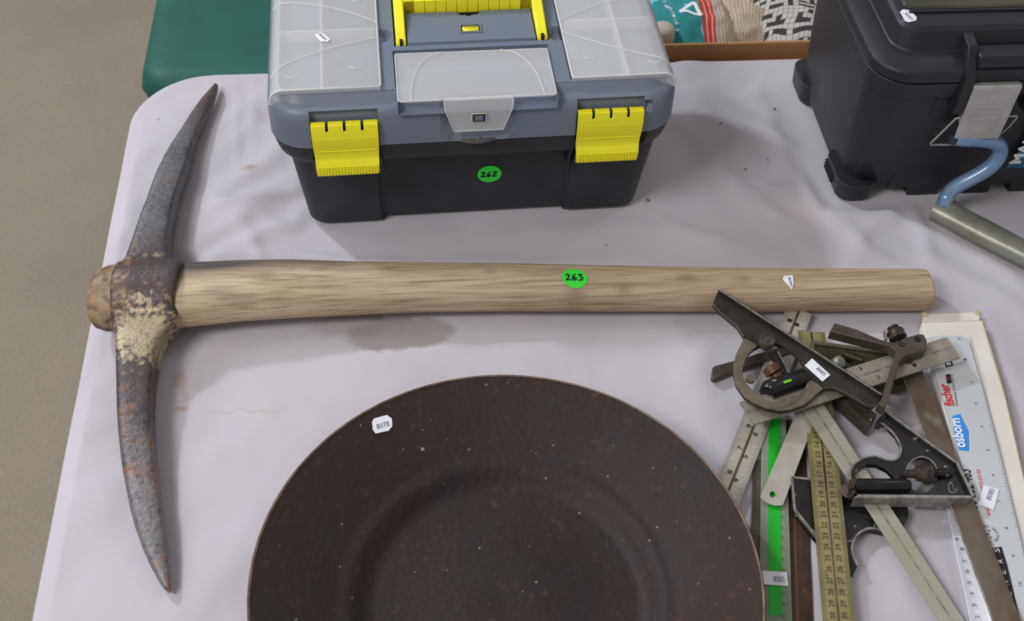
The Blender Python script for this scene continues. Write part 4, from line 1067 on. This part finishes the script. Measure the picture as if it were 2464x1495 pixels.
# --- black square head + aluminium rule (pile, right)
ca = thing('combination_square', 'combination square with yellowed aluminium rule and upturned black head', 'square', P(2080, 1250, 0))
HC = [(1905, 1150), (1958, 1156), (2010, 1182), (2050, 1186), (2110, 1196), (2160, 1210), (2184, 1214), (2187, 1240), (2177, 1262), (2160, 1274), (2128, 1277), (2095, 1270), (2070, 1279), (2053, 1300), (2048, 1328), (2064, 1362), (2048, 1397), (1978, 1310), (1912, 1228)]
mb = MB(); mb.plate_px([HC], .0120, .0085)
hd_ = mb.build('head', blackm, ca, world=True, bevel=.001, smooth=30, label='black enamelled head')
mb = MB()
for a, b in (((1905, 1150), (1912, 1228)), ((1912, 1228), (1978, 1310)), ((1978, 1310), (2048, 1397)), ((1905, 1150), (1958, 1156))): mb.bar(P(*a, .0121), P(*b, .0121), .0020, .0024)
pth = smoothpath([P(*q, .0122) for q in HC[10:16]], 1); mb.tube(pth, .0011, 6)
mb.build('worn_edge', edge, hd_, world=True, smooth=30)
mb = MB(); mb.tube([P(2045, 1200, .0100), P(2150, 1215, .0100)], .0042, 12); mb.tube([P(2030, 1235, .0100), P(2110, 1250, .0100)], .0035, 12); mb.build('vial_barrel', blackm, hd_, world=True, smooth=40)
mb = MB(); mb.tube([P(2040, 1180, .0170), P(2040, 1180, .0240)], .006, 14); mb.build('clamp_nut', bronze, hd_, world=True, smooth=40)
o_, f = make_rule(ca, (1908, 950), (1967, 950), (2303, 1560), (2363, 1560), .0225, .0110, alu, 'rule', gw=(.47, .56), gm=edge)
mb = MB(); ticks(mb, f, 1, -1, .02, .98, .0060, (.0062, ((2, .0105),)), .00035)
ticks(mb, f, 0, 1, .02, .98, .0012, (.0030, ((5, .0042), (10, .0060))), .0002)
mb.build('graduation_marks', M('pale_marks', C(196, 192, 180, 1.1), rough=.4, metal=.3), o_, world=True, smooth=0, recalc=False, kind='stuff')

# --- yellow rule + olive head
cb = thing('combination_square', 'combination square with yellowed numbered rule and olive green head', 'square', P(1990, 1250, 0))
ZY0, ZY1 = .0165, .0165
o_, f = make_rule(cb, (1920, 795), (1985, 801), (1986, 1560), (2064, 1560), ZY0, ZY1, brassy, 'rule', gw=(.46, .54), gm=M('groove_bright', C(112, 102, 84), C(60, 52, 44), scale=30, rough=.35, metal=.6))
mb = MB(); nm = MB(); axd = (f(.5, 0) - f(.5, 1)).normalized()
ticks(mb, f, .0, 1, .0, .99, .001, (.0034, ((5, .0050), (10, .0062))), .0002); ticks(mb, f, 1, -1, .0, .99, .001, (.0034, ((5, .0050), (10, .0062))), .0002)
t30 = None
best = min(range(1000), key=lambda k: abs((f(.5, k / 1000) - P(2019, 1483, ZY1)).length)); t30 = best / 1000
for n_ in range(4, 34):
    t = t30 + (n_ - 30) * .01 / f.length
    if 0 < t < .99:
        for s in (.40, .76):
            c = f(s, t, .0002) - axd * .0028; text(nm, str(n_), c, c + axd * .0056, .0060)
mb.build('graduation_marks', MAT['blackink'], o_, world=True, smooth=0, recalc=False, kind='stuff')
nm.build('numerals', M('numeral_print', C(62, 58, 44), rough=.5), o_, world=True, smooth=0, recalc=False, kind='stuff')
mb = MB(); HO = [(1950, 821), (2075, 836), (2140, 846), (2195, 872), (2190, 905), (2186, 924), (2160, 932), (2080, 915), (1958, 900)]
hole = [(2034 + 20 * cos(a), 868 + 14 * sin(a)) for a in [2 * pi * k / 20 for k in range(20)]]
mb.plate_px([HO, hole], .0185, .0100)
ho = mb.build('head', olive, cb, world=True, bevel=.0008, smooth=30, label='olive green enamelled head')
mb = MB(); mb.bar(P(1952, 825, .0190), P(2150, 852, .0190), .0038, .0030); mb.bar(P(1955, 822, .0190), P(1960, 898, .0190), .0030, .0030); mb.build('head_rim', M('olive_rim', C(98, 94, 80), rough=.4, metal=.5), ho, world=True, bevel=.0004)
mb = MB(); mb.tube([P(2010, 874, .0185), P(2020, 872, .0250), P(2024, 871, .0265)], [.0050, .0060, .0040], 14); mb.build('clamp_nut', shm, ho, world=True, smooth=40)
mb = MB(); mb.tube([P(2034, 852, .0190), P(2076, 868, .0195)], .0036, 12); mb.build('vial_barrel', olive, ho, world=True, smooth=40)

# --- plain blade with a hole
fb = thing('steel_strip', 'plain steel strip with a round hole resting on the green stripe', 'blade', P(1880, 1140, 0))
hole = [(1859 + 7 * cos(a), 1190 + 7.5 * sin(a)) for a in [2 * pi * k / 20 for k in range(20)]]
zf = lambda u, v: .0105 + max(0, (1215 - v)) * .000035
mb = MB(); mb.plate_px([[(1829, 1196), (1906, 1017), (1932, 955), (1985, 960), (1950, 1040), (1884, 1216), (1866, 1217), (1848, 1212), (1836, 1204)], hole], zf, .0010)
mb.build('blade_body', steel2, fb, world=True, smooth=0)

# --- combination square at right: head + wide blade
cs = thing('combination_square', 'combination square with black head and wide rust stained blade', 'square', P(2280, 1150, 0))
mb = MB(); rule(mb, P(2157, 862, .0190), P(2206, 858, .0190), P(2414, 1560, .0190), P(2484, 1560, .0190), .0022, False)
bl = mb.build('blade', rusty, cs, world=True, smooth=0, bevel=.0003)
mb = MB(); mb.tube([P(2172, 905, .0190), P(2412, 1555, .0190)], .0007, 6); mb.build('bright_edge', edge, bl, world=True)
ZH = .0270
outl = [(2130, 989), (2215, 1050), (2302, 1113), (2342, 1196), (2064, 1192), (2052, 1180), (2046, 1155), (2046, 1135), (2056, 1116), (2077, 1102), (2102, 1098), (2122, 1103), (2143, 1110), (2158, 1106), (2168, 1092), (2168, 1074), (2156, 1050), (2138, 1031), (2112, 1012)]
h1 = [(2218 + 38 * cos(a), 1143 + 43 * sin(a)) for a in [2 * pi * k / 28 for k in range(28)]]
h2 = [(2060, 1154), (2058, 1142), (2066, 1128), (2085, 1118), (2110, 1119), (2135, 1131), (2156, 1154)]
mb = MB(); mb.plate_px([outl, h1, h2], ZH - .0035, .0050)
hd_ = mb.build('head', blackm, cs, world=True, bevel=.0008, smooth=30, label='black enamelled cast head')
mb = MB(); pa, pb = P(2131, 991, ZH), P(2301, 1114, ZH); mb.bar(pa - U * .007, pb - U * .007, .0030, .0140)
mb.bar(P(2302, 1113, ZH) - U * .007, P(2340, 1194, ZH) - U * .007, .0026, .0140)
mb.build('edge_flange', blackm, hd_, world=True, bevel=.0005)
mb = MB(); mb.bar(pa + U * .0003, pb + U * .0003, .0020, .0008); mb.bar(P(2302, 1113, ZH) + U * .0003, P(2341, 1195, ZH) + U * .0003, .0022, .0008)
mb.tube(smoothpath([P(*q, ZH - .0030) for q in outl[6:]], 1), .0011, 6)
mb.tube(smoothpath([P(*q, ZH - .0030) for q in h1[14:28]], 1), .0008, 6)
mb.build('worn_edge', edge, hd_, world=True, smooth=30)
mb = MB(); mb.plate_px([[(2066, 1189), (2342, 1192), (2341, 1199), (2054, 1198)]], ZH + .0005, .0140)
mb.build('face_bar', edge, hd_, world=True, bevel=.0005, smooth=20, label='ground steel face bar')
mb = MB(); mb.plate_px([[(2110, 1012), (2118, 1003), (2131, 989), (2140, 996), (2124, 1016)]], ZH - .001, .012); mb.build('toe', blackm, hd_, world=True, bevel=.0005)
mb = MB(); zc_ = ZH - .0005; mb.tube([P(2056, 1168, zc_), P(2066, 1168, zc_), P(2180, 1168, zc_), P(2190, 1168, zc_)], [.0048, .0056, .0056, .0040], 16); mb.build('vial_barrel', blackm, hd_, world=True, smooth=40)
mb = MB(); mb.tube([P(2043, 1163, zc_), P(2048, 1166, zc_), P(2056, 1168, zc_)], [.0030, .0062, .0050], 16); mb.build('vial_cap', bronze, hd_, world=True, smooth=50)
mb = MB(); mb.tube([P(2036, 1193, .020), P(2040, 1193, .020), P(2050, 1192, .020), P(2055, 1192, .020)], [.0012, .0040, .0040, .0012], 14); mb.build('scriber_knob', bronze, hd_, world=True, smooth=50)
mb = MB(); mb.tube([P(2186, 1141, ZH - .001), P(2290, 1138, ZH - .001)], .0036, 14); mb.build('clamp_bolt', blackm, hd_, world=True, smooth=40)
ax_ = (P(2183, 1140, ZH) - P(2240, 1138, ZH)).normalized(); c0 = P(2238, 1139, ZH + .001)
mb = MB(); mb.lathe([(.0030, -.001), (.0088, 0), (.0092, .002), (.0092, .0045), (.0076, .0056), (.0066, .0085), (.0064, .0110), (.0040, .0130), (.0028, .0135), (.0028, .0190), (.0034, .0195), (.0032, .0225), (.0012, .0240)], c0, ax_, 24); nt_ = mb.build('clamp_nut', bronze, hd_, world=True, smooth=30, label='bronze knurled clamp nut')
mb = MB()
ref = ax_.cross(U).normalized(); ref2 = ax_.cross(ref)
for k in range(36):
    a = 2 * pi * k / 36; d_ = ref * cos(a) + ref2 * sin(a); p0 = c0 + ax_ * .0018 + d_ * .0093; mb.bar(p0, p0 + ax_ * .0028, .0006, .0006, d_)
mb.build('knurling', bronze, nt_, world=True, smooth=0, kind='stuff')
mb = MB(); mb.tube([P(2293 + 11 * cos(a) , 1173 + 14 * sin(a), ZH - .0032) for a in [math.radians(-110 - k * 22) for k in range(12)]], .0006, 6); mb.tube([P(2288, 1160, ZH - .0032), P(2298, 1182, ZH - .0032)], .0005, 6)
mb.build('cast_mark', edge, hd_, world=True)

# --- combination set: rule + protractor head + centre head
st_ = thing('combination_set', 'combination set with round protractor head and forked centre head on one rule', 'square', P(1950, 900, 0))
ZA = .0300
o_, f = make_rule(st_, (1780, 968), (1813, 1022), (2279, 811), (2311, 860), ZA, ZA + .002, steel, 'rule', gw=(.44, .53), gm=edge, th=.0020)
mb = MB(); ticks(mb, f, 0, 1, .0, .99, .0015875 * 2, (.0030, ((2, .0038), (4, .0050), (8, .0062))), .00022); ticks(mb, f, 1, -1, .0, .99, .0015875 * 2, (.0034, ((2, .0044), (4, .0056))), .00022)
mb.build('graduation_marks', MAT['blackink'], o_, world=True, smooth=0, recalc=False, kind='stuff')
mb = MB(); axd = (f(.5, 0) - f(.5, 1)).normalized()
for n_, s, t in (('6', .2, .36), ('1', .25, .86), ('1', .8, .78), ('2', .8, .60), ('3', .25, .55)):
    c = f(s, t, .0003); text(mb, n_, c, c - axd * .003, .0052)
mb.build('numerals', MAT['blackink'], o_, world=True, smooth=0, recalc=False, kind='stuff')
ZP = .0405
body = [(1729, 697), (2121, 951), (2121, 958), (2108, 974), (2098, 980), (2082, 976), (2059, 961), (2037, 948), (2014, 936), (1996, 933), (1981, 935), (1965, 947), (1953, 960), (1932, 975), (1904, 985), (1874, 988), (1843, 982), (1818, 972), (1792, 955), (1772, 927), (1765, 896), (1766, 873), (1772, 850), (1787, 822), (1790, 812), (1785, 803), (1775, 787), (1754, 769), (1729, 749), (1715, 731)]
hole = [(1787, 904), (1787, 888), (1792, 870), (1800, 853), (1812, 841), (1828, 832), (1848, 826), (1866, 826), (1884, 833), (1904, 845), (1922, 860), (1936, 880), (1942, 902), (1942, 921), (1932, 942), (1907, 960), (1888, 966), (1869, 968), (1838, 961), (1813, 942), (1795, 921)]
mb = MB(); mb.plate_px([body, hole], ZP - .0030, .0045)
darkhead = M('dark_head_steel', C(42, 39, 38, 1.1), C(58, 52, 47, 1.1), scale=50, rough=.34, metal=.35, bump=.25, bscale=300, spots=[(C(98, 78, 62), 150, .68, .08)])
ph = mb.build('protractor_head', darkhead, st_, world=True, bevel=.0008, smooth=30, label='dark steel protractor head')
mb = MB(); mb.bar(P(1730, 698, ZP) - U * .005, P(2121, 951, ZP) - U * .005, .0030, .0120); mb.build('straight_flange', darkhead, ph, world=True, bevel=.0006)
mb = MB(); mb.bar(P(1730, 699, ZP) + U * .0012, P(2120, 952, ZP) + U * .0012, .0014, .0008); mb.build('worn_edge', edge, ph, world=True)
mb = MB(); mb.tube(smoothpath([P(*q, ZP - .0030) for q in body[3:11]], 1), .0012, 6); mb.build('lower_rim', darkst, ph, world=True, smooth=60)
mb = MB(); mb.tube(smoothpath([P(*q, ZP - .0030) for q in body[24:]], 1), .0012, 6)
mb.build('lower_rim', darkst, ph, world=True, smooth=60)
# graduated ring
outer_r = body[10:26]; inner_r = [(1812, 841), (1800, 853), (1792, 870), (1787, 888), (1787, 904), (1795, 921), (1813, 942), (1838, 961), (1869, 968), (1888, 966), (1907, 960), (1932, 942), (1944, 921)]
ring = outer_r[:-1] + [(1789, 815), (1800, 818), (1822, 832)] + inner_r + [(1950, 915), (1965, 922)]
mb = MB(); mb.plate_px([ring], ZP - .0018, .0014)
turret = M('turret_steel', C(116, 106, 94, 1.15), C(98, 88, 76, 1.15), scale=60, rough=.42, metal=.3, bump=.1, spots=[(C(126, 92, 64), 120, .66, .08)])
rg_ = mb.build('graduated_ring', turret, ph, world=True, smooth=0, bevel=.0003, label='paler graduated steel ring')
mb = MB()
for k in range(46):
    a = math.radians(28 + k * 3.2); c0_, r_ = (1862, 898), 84
    pa_ = (1862 + 82 * cos(a), 898 + 83 * sin(a)); pb_ = (1862 + 91 * cos(a), 898 + 88 * sin(a))
    if k < 22: mb.bar(P(*pa_, ZP - .0015), P(*pb_, ZP - .0015), .00025, .0002)
mb.build('graduation_marks', MAT['blackink'], rg_, world=True, smooth=0, kind='stuff')
mb = MB(); c0 = P(1841, 838, ZP - .004); mb.lathe([(.0035, 0), (.0035, .005), (.0066, .0055), (.0072, .0075), (.0072, .0110), (.0066, .0122), (.0056, .0124), (.0052, .0112), (.0022, .0110), (.0020, .0118), (.0004, .0119)], c0, n=28)
mb.build('clamp_screw', darkst, ph, world=True, smooth=30)
mb = MB(); mb.tube([P(1846, 945, .033), P(1848, 940, .033), P(1936, 910, .033), P(1942, 908, .033)], [.0070, .0088, .0088, .0070], 20); mb.build('level_barrel', blackm, ph, world=True, smooth=40)
mb = MB(); q0, q1 = P(1886, 921, .0418), P(1904, 915, .0418); mb.bar(q0, q1, .0022, .0006); mb.build('vial_window', M('vial_green', C(110, 190, 20), rough=.2), ph, world=True, smooth=0, label='green spirit vial window')
mb = MB(); mb.lathe([(.0040, -.004), (.0078, -.0032), (.0078, .0032), (.0040, .004)], P(1858, 890, .0330), (-.45, .8, .35), 24); mb.lathe([(.0030, -.012), (.0056, -.011), (.0056, -.0045), (.003, -.004)], P(1858, 890, .0330), (-.45, .8, .35), 20)
mb.build('knurled_nut', M('rusty_bronze', C(104, 72, 50), C(76, 54, 42), scale=90, rough=.5, metal=.5), ph, world=True, smooth=40)
mb = MB(); mb.plate_px([[(1848, 850), (1872, 842), (1908, 908), (1900, 914)]], .0330, .0030); mb.build('blade_slot', blackm, ph, world=True, smooth=0)
mb = MB(); mb.bar(P(1871, 846, .0340), P(1905, 910, .0340), .0012, .0014); mb.build('slot_edge', edge, ph, world=True)
mb = MB(); mb.lathe([(.0042, 0), (.0042, .0022)], P(1805, 915, ZP - .0042), n=20); mb.build('lug', turret, ph, world=True)
tp = [P(u, v, ZP - .0022) for u, v in ((1954, 863), (1998, 903), (1979, 919), (1936, 880))]
price_tag(ph, tp, '8085', P(1962, 889, ZP - .0022), P(1982, 906, ZP - .0022), .0058, label='white price tag printed 8085 on the protractor')
# centre head
ZC = .0430
mb = MB(); mb.plate_px([[(2150, 824), (2184, 811), (2212, 803), (2224, 806), (2230, 818), (2230, 838), (2224, 844), (2190, 852), (2172, 860), (2166, 868), (2134, 975), (2128, 982), (2112, 970), (2120, 962), (2157, 846), (2150, 838), (2140, 833), (1997, 797), (2008, 777), (2060, 792), (2120, 818), (2140, 823)]], ZC, .0105)
ch_ = mb.build('centre_head', darkst, st_, world=True, bevel=.0008, smooth=30, label='forked steel centre head')
mb = MB(); 
for u, v in ((2169, 828), (2208, 817)): mb.lathe([(.0030, 0), (.0030, .0006)], P(u, v, ZC), n=16)
mb.build('rivet', blackm, ch_, world=True)
mb = MB(); mb.bar(P(2163, 826, ZC + .0007), P(2174, 830, ZC + .0007), .0005, .0003); mb.build('screw_slot', edge, ch_, world=True)
mb = MB(); pk = P(2160, 812, .035); axk = Vector((-.12, 1, .05)).normalized()
mb.lathe([(.0030, -.004), (.0078, -.002), (.0082, .0), (.0070, .0020), (.0070, .0030), (.0082, .0045), (.0078, .0062), (.0030, .0070), (.0026, .0090), (.0050, .0095), (.0054, .0110), (.0042, .0120)], pk, axk, 24)
mb.build('knurled_nut', bronze, ch_, world=True, smooth=40, label='rusty bronze spool nut')
mb = MB(); mb.plate_px([[(2126, 796), (2132, 795), (2136, 816), (2130, 817)]], ZC - .004, .003); mb.build('clip', edge, ch_, world=True)
mb = MB(); mb.lathe([(.0032, -.009), (.0032, 0)], P(2187, 866, .034), n=14); mb.build('blade_clamp', bronze, ch_, world=True)

# ================================================================== CARTON WITH PARCELS
box = thing('cardboard_box', 'brown corrugated cardboard box behind the table full of newspaper parcels', 'box', (.38, 1.33, 0))
kraft = M('kraft_card', C(150, 108, 68, 1.25), C(138, 98, 60, 1.25), scale=14, rough=.85, bump=.15, bscale=200)
BX0, BX1, BY0, BY1, BZ = .12, .72, 1.146, 1.56, T + .0125
for a in ((BX0, BX1, BY0, BY0 + .005), (BX0, BX1, BY1 - .005, BY1), (BX0, BX0 + .005, BY0 + .005, BY1 - .005), (BX1 - .005, BX1, BY0 + .005, BY1 - .005)):
    mb = MB(); mb.box(a[0], a[1], a[2], a[3], .0, BZ); mb.build('side_wall', kraft, box, world=True, bevel=.001)
mb = MB(); mb.box(BX0 + .005, BX1 - .005, BY0 + .005, BY1 - .005, T - .16, T - .155); mb.build('inner_shelf', kraft, box, world=True, smooth=0)
mb = MB()
for i in range(150):
    x = BX0 + (BX1 - BX0) * i / 150; mb.box(x, x + .0020, BY0 + .0008, BY0 + .0042, BZ, BZ + .0006)
mb.build('corrugation', M('kraft_edge', C(176, 138, 96), rough=.9), box, world=True, smooth=0, kind='stuff')

def bundle(name, label, cx_, cy_, rx, ry, z0, hgt, mat, seed, rot=0, group=None, crump=.010):
    root = thing(name, label, 'newspaper', (cx_, cy_, T + z0), 0, group)
    def h(x, y):
        r = ((abs(x) / rx) ** 2.6 + (abs(y) / ry) ** 2.6) ** (1 / 2.6); r = min(r, 1)
        b = hgt * (1 - r ** 2.6) ** .55
        q = Vector((x * 16 + seed, y * 16, seed)); rd = 1 - abs(noise.noise(q)) * 2; rd2 = 1 - abs(noise.noise(q * 2.3 + Vector((3, 1, 0)))) * 2
        return b + crump * (rd - .5) * (1 - r ** 4) + crump * .45 * (rd2 - .5) * (1 - r ** 4)
    mb = MB(); n = 72; rings = []
    for k in range(1, 40):
        q = sin(pi / 2 * k / 39)
        ring = []
        for j in range(n):
            a = 2 * pi * j / n; ca, sa = cos(a), sin(a); m_ = 1 / ((abs(ca)) ** 2.6 + (abs(sa)) ** 2.6) ** (1 / 2.6)
            x, y = rx * m_ * ca * q, ry * m_ * sa * q
            ring.append(Vector((x, y, h(x, y))))
        rings.append(ring)
    bot = [[Vector((p.x * s_, p.y * s_, zz)) for p in rings[-1]] for s_, zz in ((1.0, -.04), (.85, -.11), (.5, -.12))]
    mb.loft(rings + bot)
    body_ = mb.build('wrapping', mat, root, smooth=60)
    return root, h, body_
# newsprint materials
def newsprint(name, kind):
    mt = bpy.data.materials.new(name); mt.use_nodes = True; nt = mt.node_tree; N = nt.nodes; L = nt.links; b = N['Principled BSDF']; b.inputs['Roughness'].default_value = .85
    tc = N.new('ShaderNodeTexCoord'); wn = N.new('ShaderNodeTexNoise'); wn.inputs['Scale'].default_value = 9; L.new(tc.outputs['Object'], wn.inputs['Vector'])
    wb = N.new('ShaderNodeVectorMath'); wb.operation = 'MULTIPLY_ADD'; L.new(wn.outputs['Color'], wb.inputs[0]); wb.inputs[1].default_value = (.05, .05, 0) if kind == 'cross' else (.02, .02, 0); L.new(tc.outputs['Object'], wb.inputs[2])
    mp = N.new('ShaderNodeMapping'); L.new(wb.outputs[0], mp.inputs[0])
    def math_(op, a, b_=None):
        n = N.new('ShaderNodeMath'); n.operation = op
        for i, q in enumerate((a, b_)):
            if q is None: continue
            if isinstance(q, (int, float)): n.inputs[i].default_value = q
            else: L.new(q, n.inputs[i])
        return n.outputs[0]
    def mix(f_, a, c):
        x = N.new('ShaderNodeMix'); x.data_type = 'RGBA'
        for s_, q in ((0, f_), (6, a), (7, c)):
            if isinstance(q, tuple): x.inputs[s_].default_value = q
            else: L.new(q, x.inputs[s_])
        return x.outputs[2]
    if kind == 'cross':
        mp.inputs['Rotation'].default_value = (0, 0, math.radians(14)); cell = .0062
        mp.inputs['Scale'].default_value = (1 / cell, 1 / cell, 0)
        fl = N.new('ShaderNodeVectorMath'); fl.operation = 'FLOOR'; L.new(mp.outputs[0], fl.inputs[0])
        fr = N.new('ShaderNodeVectorMath'); fr.operation = 'FRACTION'; L.new(mp.outputs[0], fr.inputs[0])
        sx = N.new('ShaderNodeSeparateXYZ'); L.new(fl.outputs[0], sx.inputs[0]); sf = N.new('ShaderNodeSeparateXYZ'); L.new(fr.outputs[0], sf.inputs[0])
        w1 = N.new('ShaderNodeTexWhiteNoise'); L.new(fl.outputs[0], w1.inputs['Vector'])
        px = math_('FLOORED_MODULO', sx.outputs[0], 2); py = math_('FLOORED_MODULO', sx.outputs[1], 2)
        both = math_('MULTIPLY', px, py)                     # lattice squares mostly black
        r1 = math_('GREATER_THAN', w1.outputs['Value'], .12); k1 = math_('MULTIPLY', both, r1)
        one = math_('ABSOLUTE', math_('SUBTRACT', px, py)); r2 = math_('GREATER_THAN', w1.outputs['Value'], .74); k2 = math_('MULTIPLY', one, r2)
        blk_ = math_('MAXIMUM', k1, k2)
        ex = math_('LESS_THAN', sf.outputs[0], .10); ey = math_('LESS_THAN', sf.outputs[1], .10); ln = math_('MAXIMUM', ex, ey)
        c = mix(ln, C(190, 186, 182, 1.0), C(90, 88, 86)); c = mix(blk_, c, C(48, 44, 42))
    else:
        mp.inputs['Scale'].default_value = (1, 1, 1)
        sx = N.new('ShaderNodeSeparateXYZ'); L.new(mp.outputs[0], sx.inputs[0]); x, y = sx.outputs[0], sx.outputs[1]
        lines = math_('GREATER_THAN', math_('SINE', math_('MULTIPLY', x, 1500)), .1)
        n2 = N.new('ShaderNodeTexNoise'); n2.inputs['Scale'].default_value = 700; L.new(tc.outputs['Object'], n2.inputs['Vector'])
        words = math_('MULTIPLY', lines, math_('GREATER_THAN', n2.outputs[0], .45))
        c = mix(words, C(184, 170, 152, 1.1), C(140, 128, 114))
        if kind == 'teal':
            n3 = N.new('ShaderNodeTexNoise'); n3.inputs['Scale'].default_value = 14; L.new(tc.outputs['Object'], n3.inputs['Vector'])
            teal = mix(math_('GREATER_THAN', n3.outputs[0], .52), C(38, 132, 134, 1.1), C(110, 186, 196, 1.1))
            redl = math_('GREATER_THAN', math_('SINE', math_('MULTIPLY', x, 900)), -.55)
            red = mix(redl, C(214, 150, 134), C(188, 52, 48, 1.1))
            c = mix(math_('LESS_THAN', x, .030), c, red); c = mix(math_('LESS_THAN', x, .0135), c, teal)
    L.new(c, b.inputs['Base Color']); return mt
pa = P(1702, 50, .0); 
rt, hT, _b = bundle('newspaper_parcel', 'crumpled parcel in teal and red printed newspaper at the box left', .349, 1.235, .062, .085, -.03, .035, newsprint('newsprint_teal', 'teal'), 2.3, crump=.009)
mb = MB()
def onb(x, y, l=.0010): return Vector((x, y, hT(x, y) + l))
tri = [(-.0210, -.014), (-.0020, .0000), (.0030, -.0260)]
for a, b in zip(tri, tri[1:] + tri[:1]):
    pts = [onb(a[0] + (b[0] - a[0]) * k / 6, a[1] + (b[1] - a[1]) * k / 6) for k in range(7)]; mb.tube(pts, .0024, 6, flat=.3)
mb.build('triangle_logo', MAT['white_print'], rt, smooth=40)
mb = MB()
for i, ch in enumerate('VALENTINES'):
    p0 = onb(-.0335 + i * .0004, .030 - i * .0078, .0016); text(mb, ch, p0, p0 + Vector((.0004, -.0048, 0)), .0062)
mb.build('lettering', MAT['white_print'], rt, smooth=0, recalc=False)
bundle('newspaper_parcel', 'crumpled grey newsprint parcel between the teal and crossword ones', .412, 1.250, .048, .075, -.032, .034, newsprint('newsprint_text', 'text'), 7.1, crump=.012)
bundle('newspaper_parcel', 'crumpled parcel wrapped in a black and white crossword page', .487, 1.235, .068, .080, -.026, .040, newsprint('newsprint_crossword', 'cross'), 4.4, crump=.007)
cup = thing('white_cup', 'rounded cream object in the box beside the toolbox', 'cup', (.302, 1.188, T - .05))
mb = MB(); mb.lathe([(.004, -.10), (.012, -.098), (.015, -.05), (.0155, .045), (.014, .057), (.010, .061), (.002, .062)], (0, 0, 0), n=28); mb.build('cup_body', M('cream_ceramic', C(196, 186, 174, 1.1), rough=.4), cup, smooth=60)
for o_ in [cup]: pass

# ================================================================== GREEN SEAT
seat = thing('padded_bench', 'dark green vinyl padded seat behind the table corner', 'seat', (-.2, 1.72, 0))
vinyl = M('green_vinyl', C(20, 88, 76, 1.15), C(16, 80, 69, 1.15), scale=12, rough=.55, bump=.25, bscale=700)
mb = MB(); SZ = T - .275; rings = []
sx0, sx1, sy0, sy1 = -.405, .02, 1.487, 1.93
for z, ins, r in ((SZ - .055, .012, .035), (SZ - .050, .002, .042), (SZ - .035, -.003, .045), (SZ - .018, .001, .045), (SZ - .007, .008, .040), (SZ - .002, .018, .034), (SZ, .034, .025), (SZ + .002, .08, .02), (SZ + .003, .15, .02)):
    rings.append(rr_ring(sx0 + ins, sx1 - ins, sy0 + ins, sy1 - ins, r, z, n=10))
mb.loft(rings); mb.build('cushion', vinyl, seat, world=True, smooth=60)
mb = MB(); mb.tube([p + Vector((0, 0, 0)) for p in rr_ring(sx0 + .004, sx1 - .004, sy0 + .004, sy1 - .004, .042, SZ - .051, n=10)], .004, 8); mb.build('piping', vinyl, seat, world=True)
mb = MB(); mb.loft([rr_ring(sx0 + .02, sx1 - .02, sy0 + .02, sy1 - .02, .03, SZ - .070), rr_ring(sx0 + .02, sx1 - .02, sy0 + .02, sy1 - .02, .03, SZ - .054)]); mb.build('seat_board', M('dark_board', C(30, 30, 30), rough=.7), seat, world=True)
for x in (sx0 + .05, sx1 - .05):
    for y in (sy0 + .05, sy1 - .05):
        mb = MB(); mb.tube([(x, y, 0), (x, y, SZ - .06)], .012, 12); mb.build('leg', legm, seat, world=True)
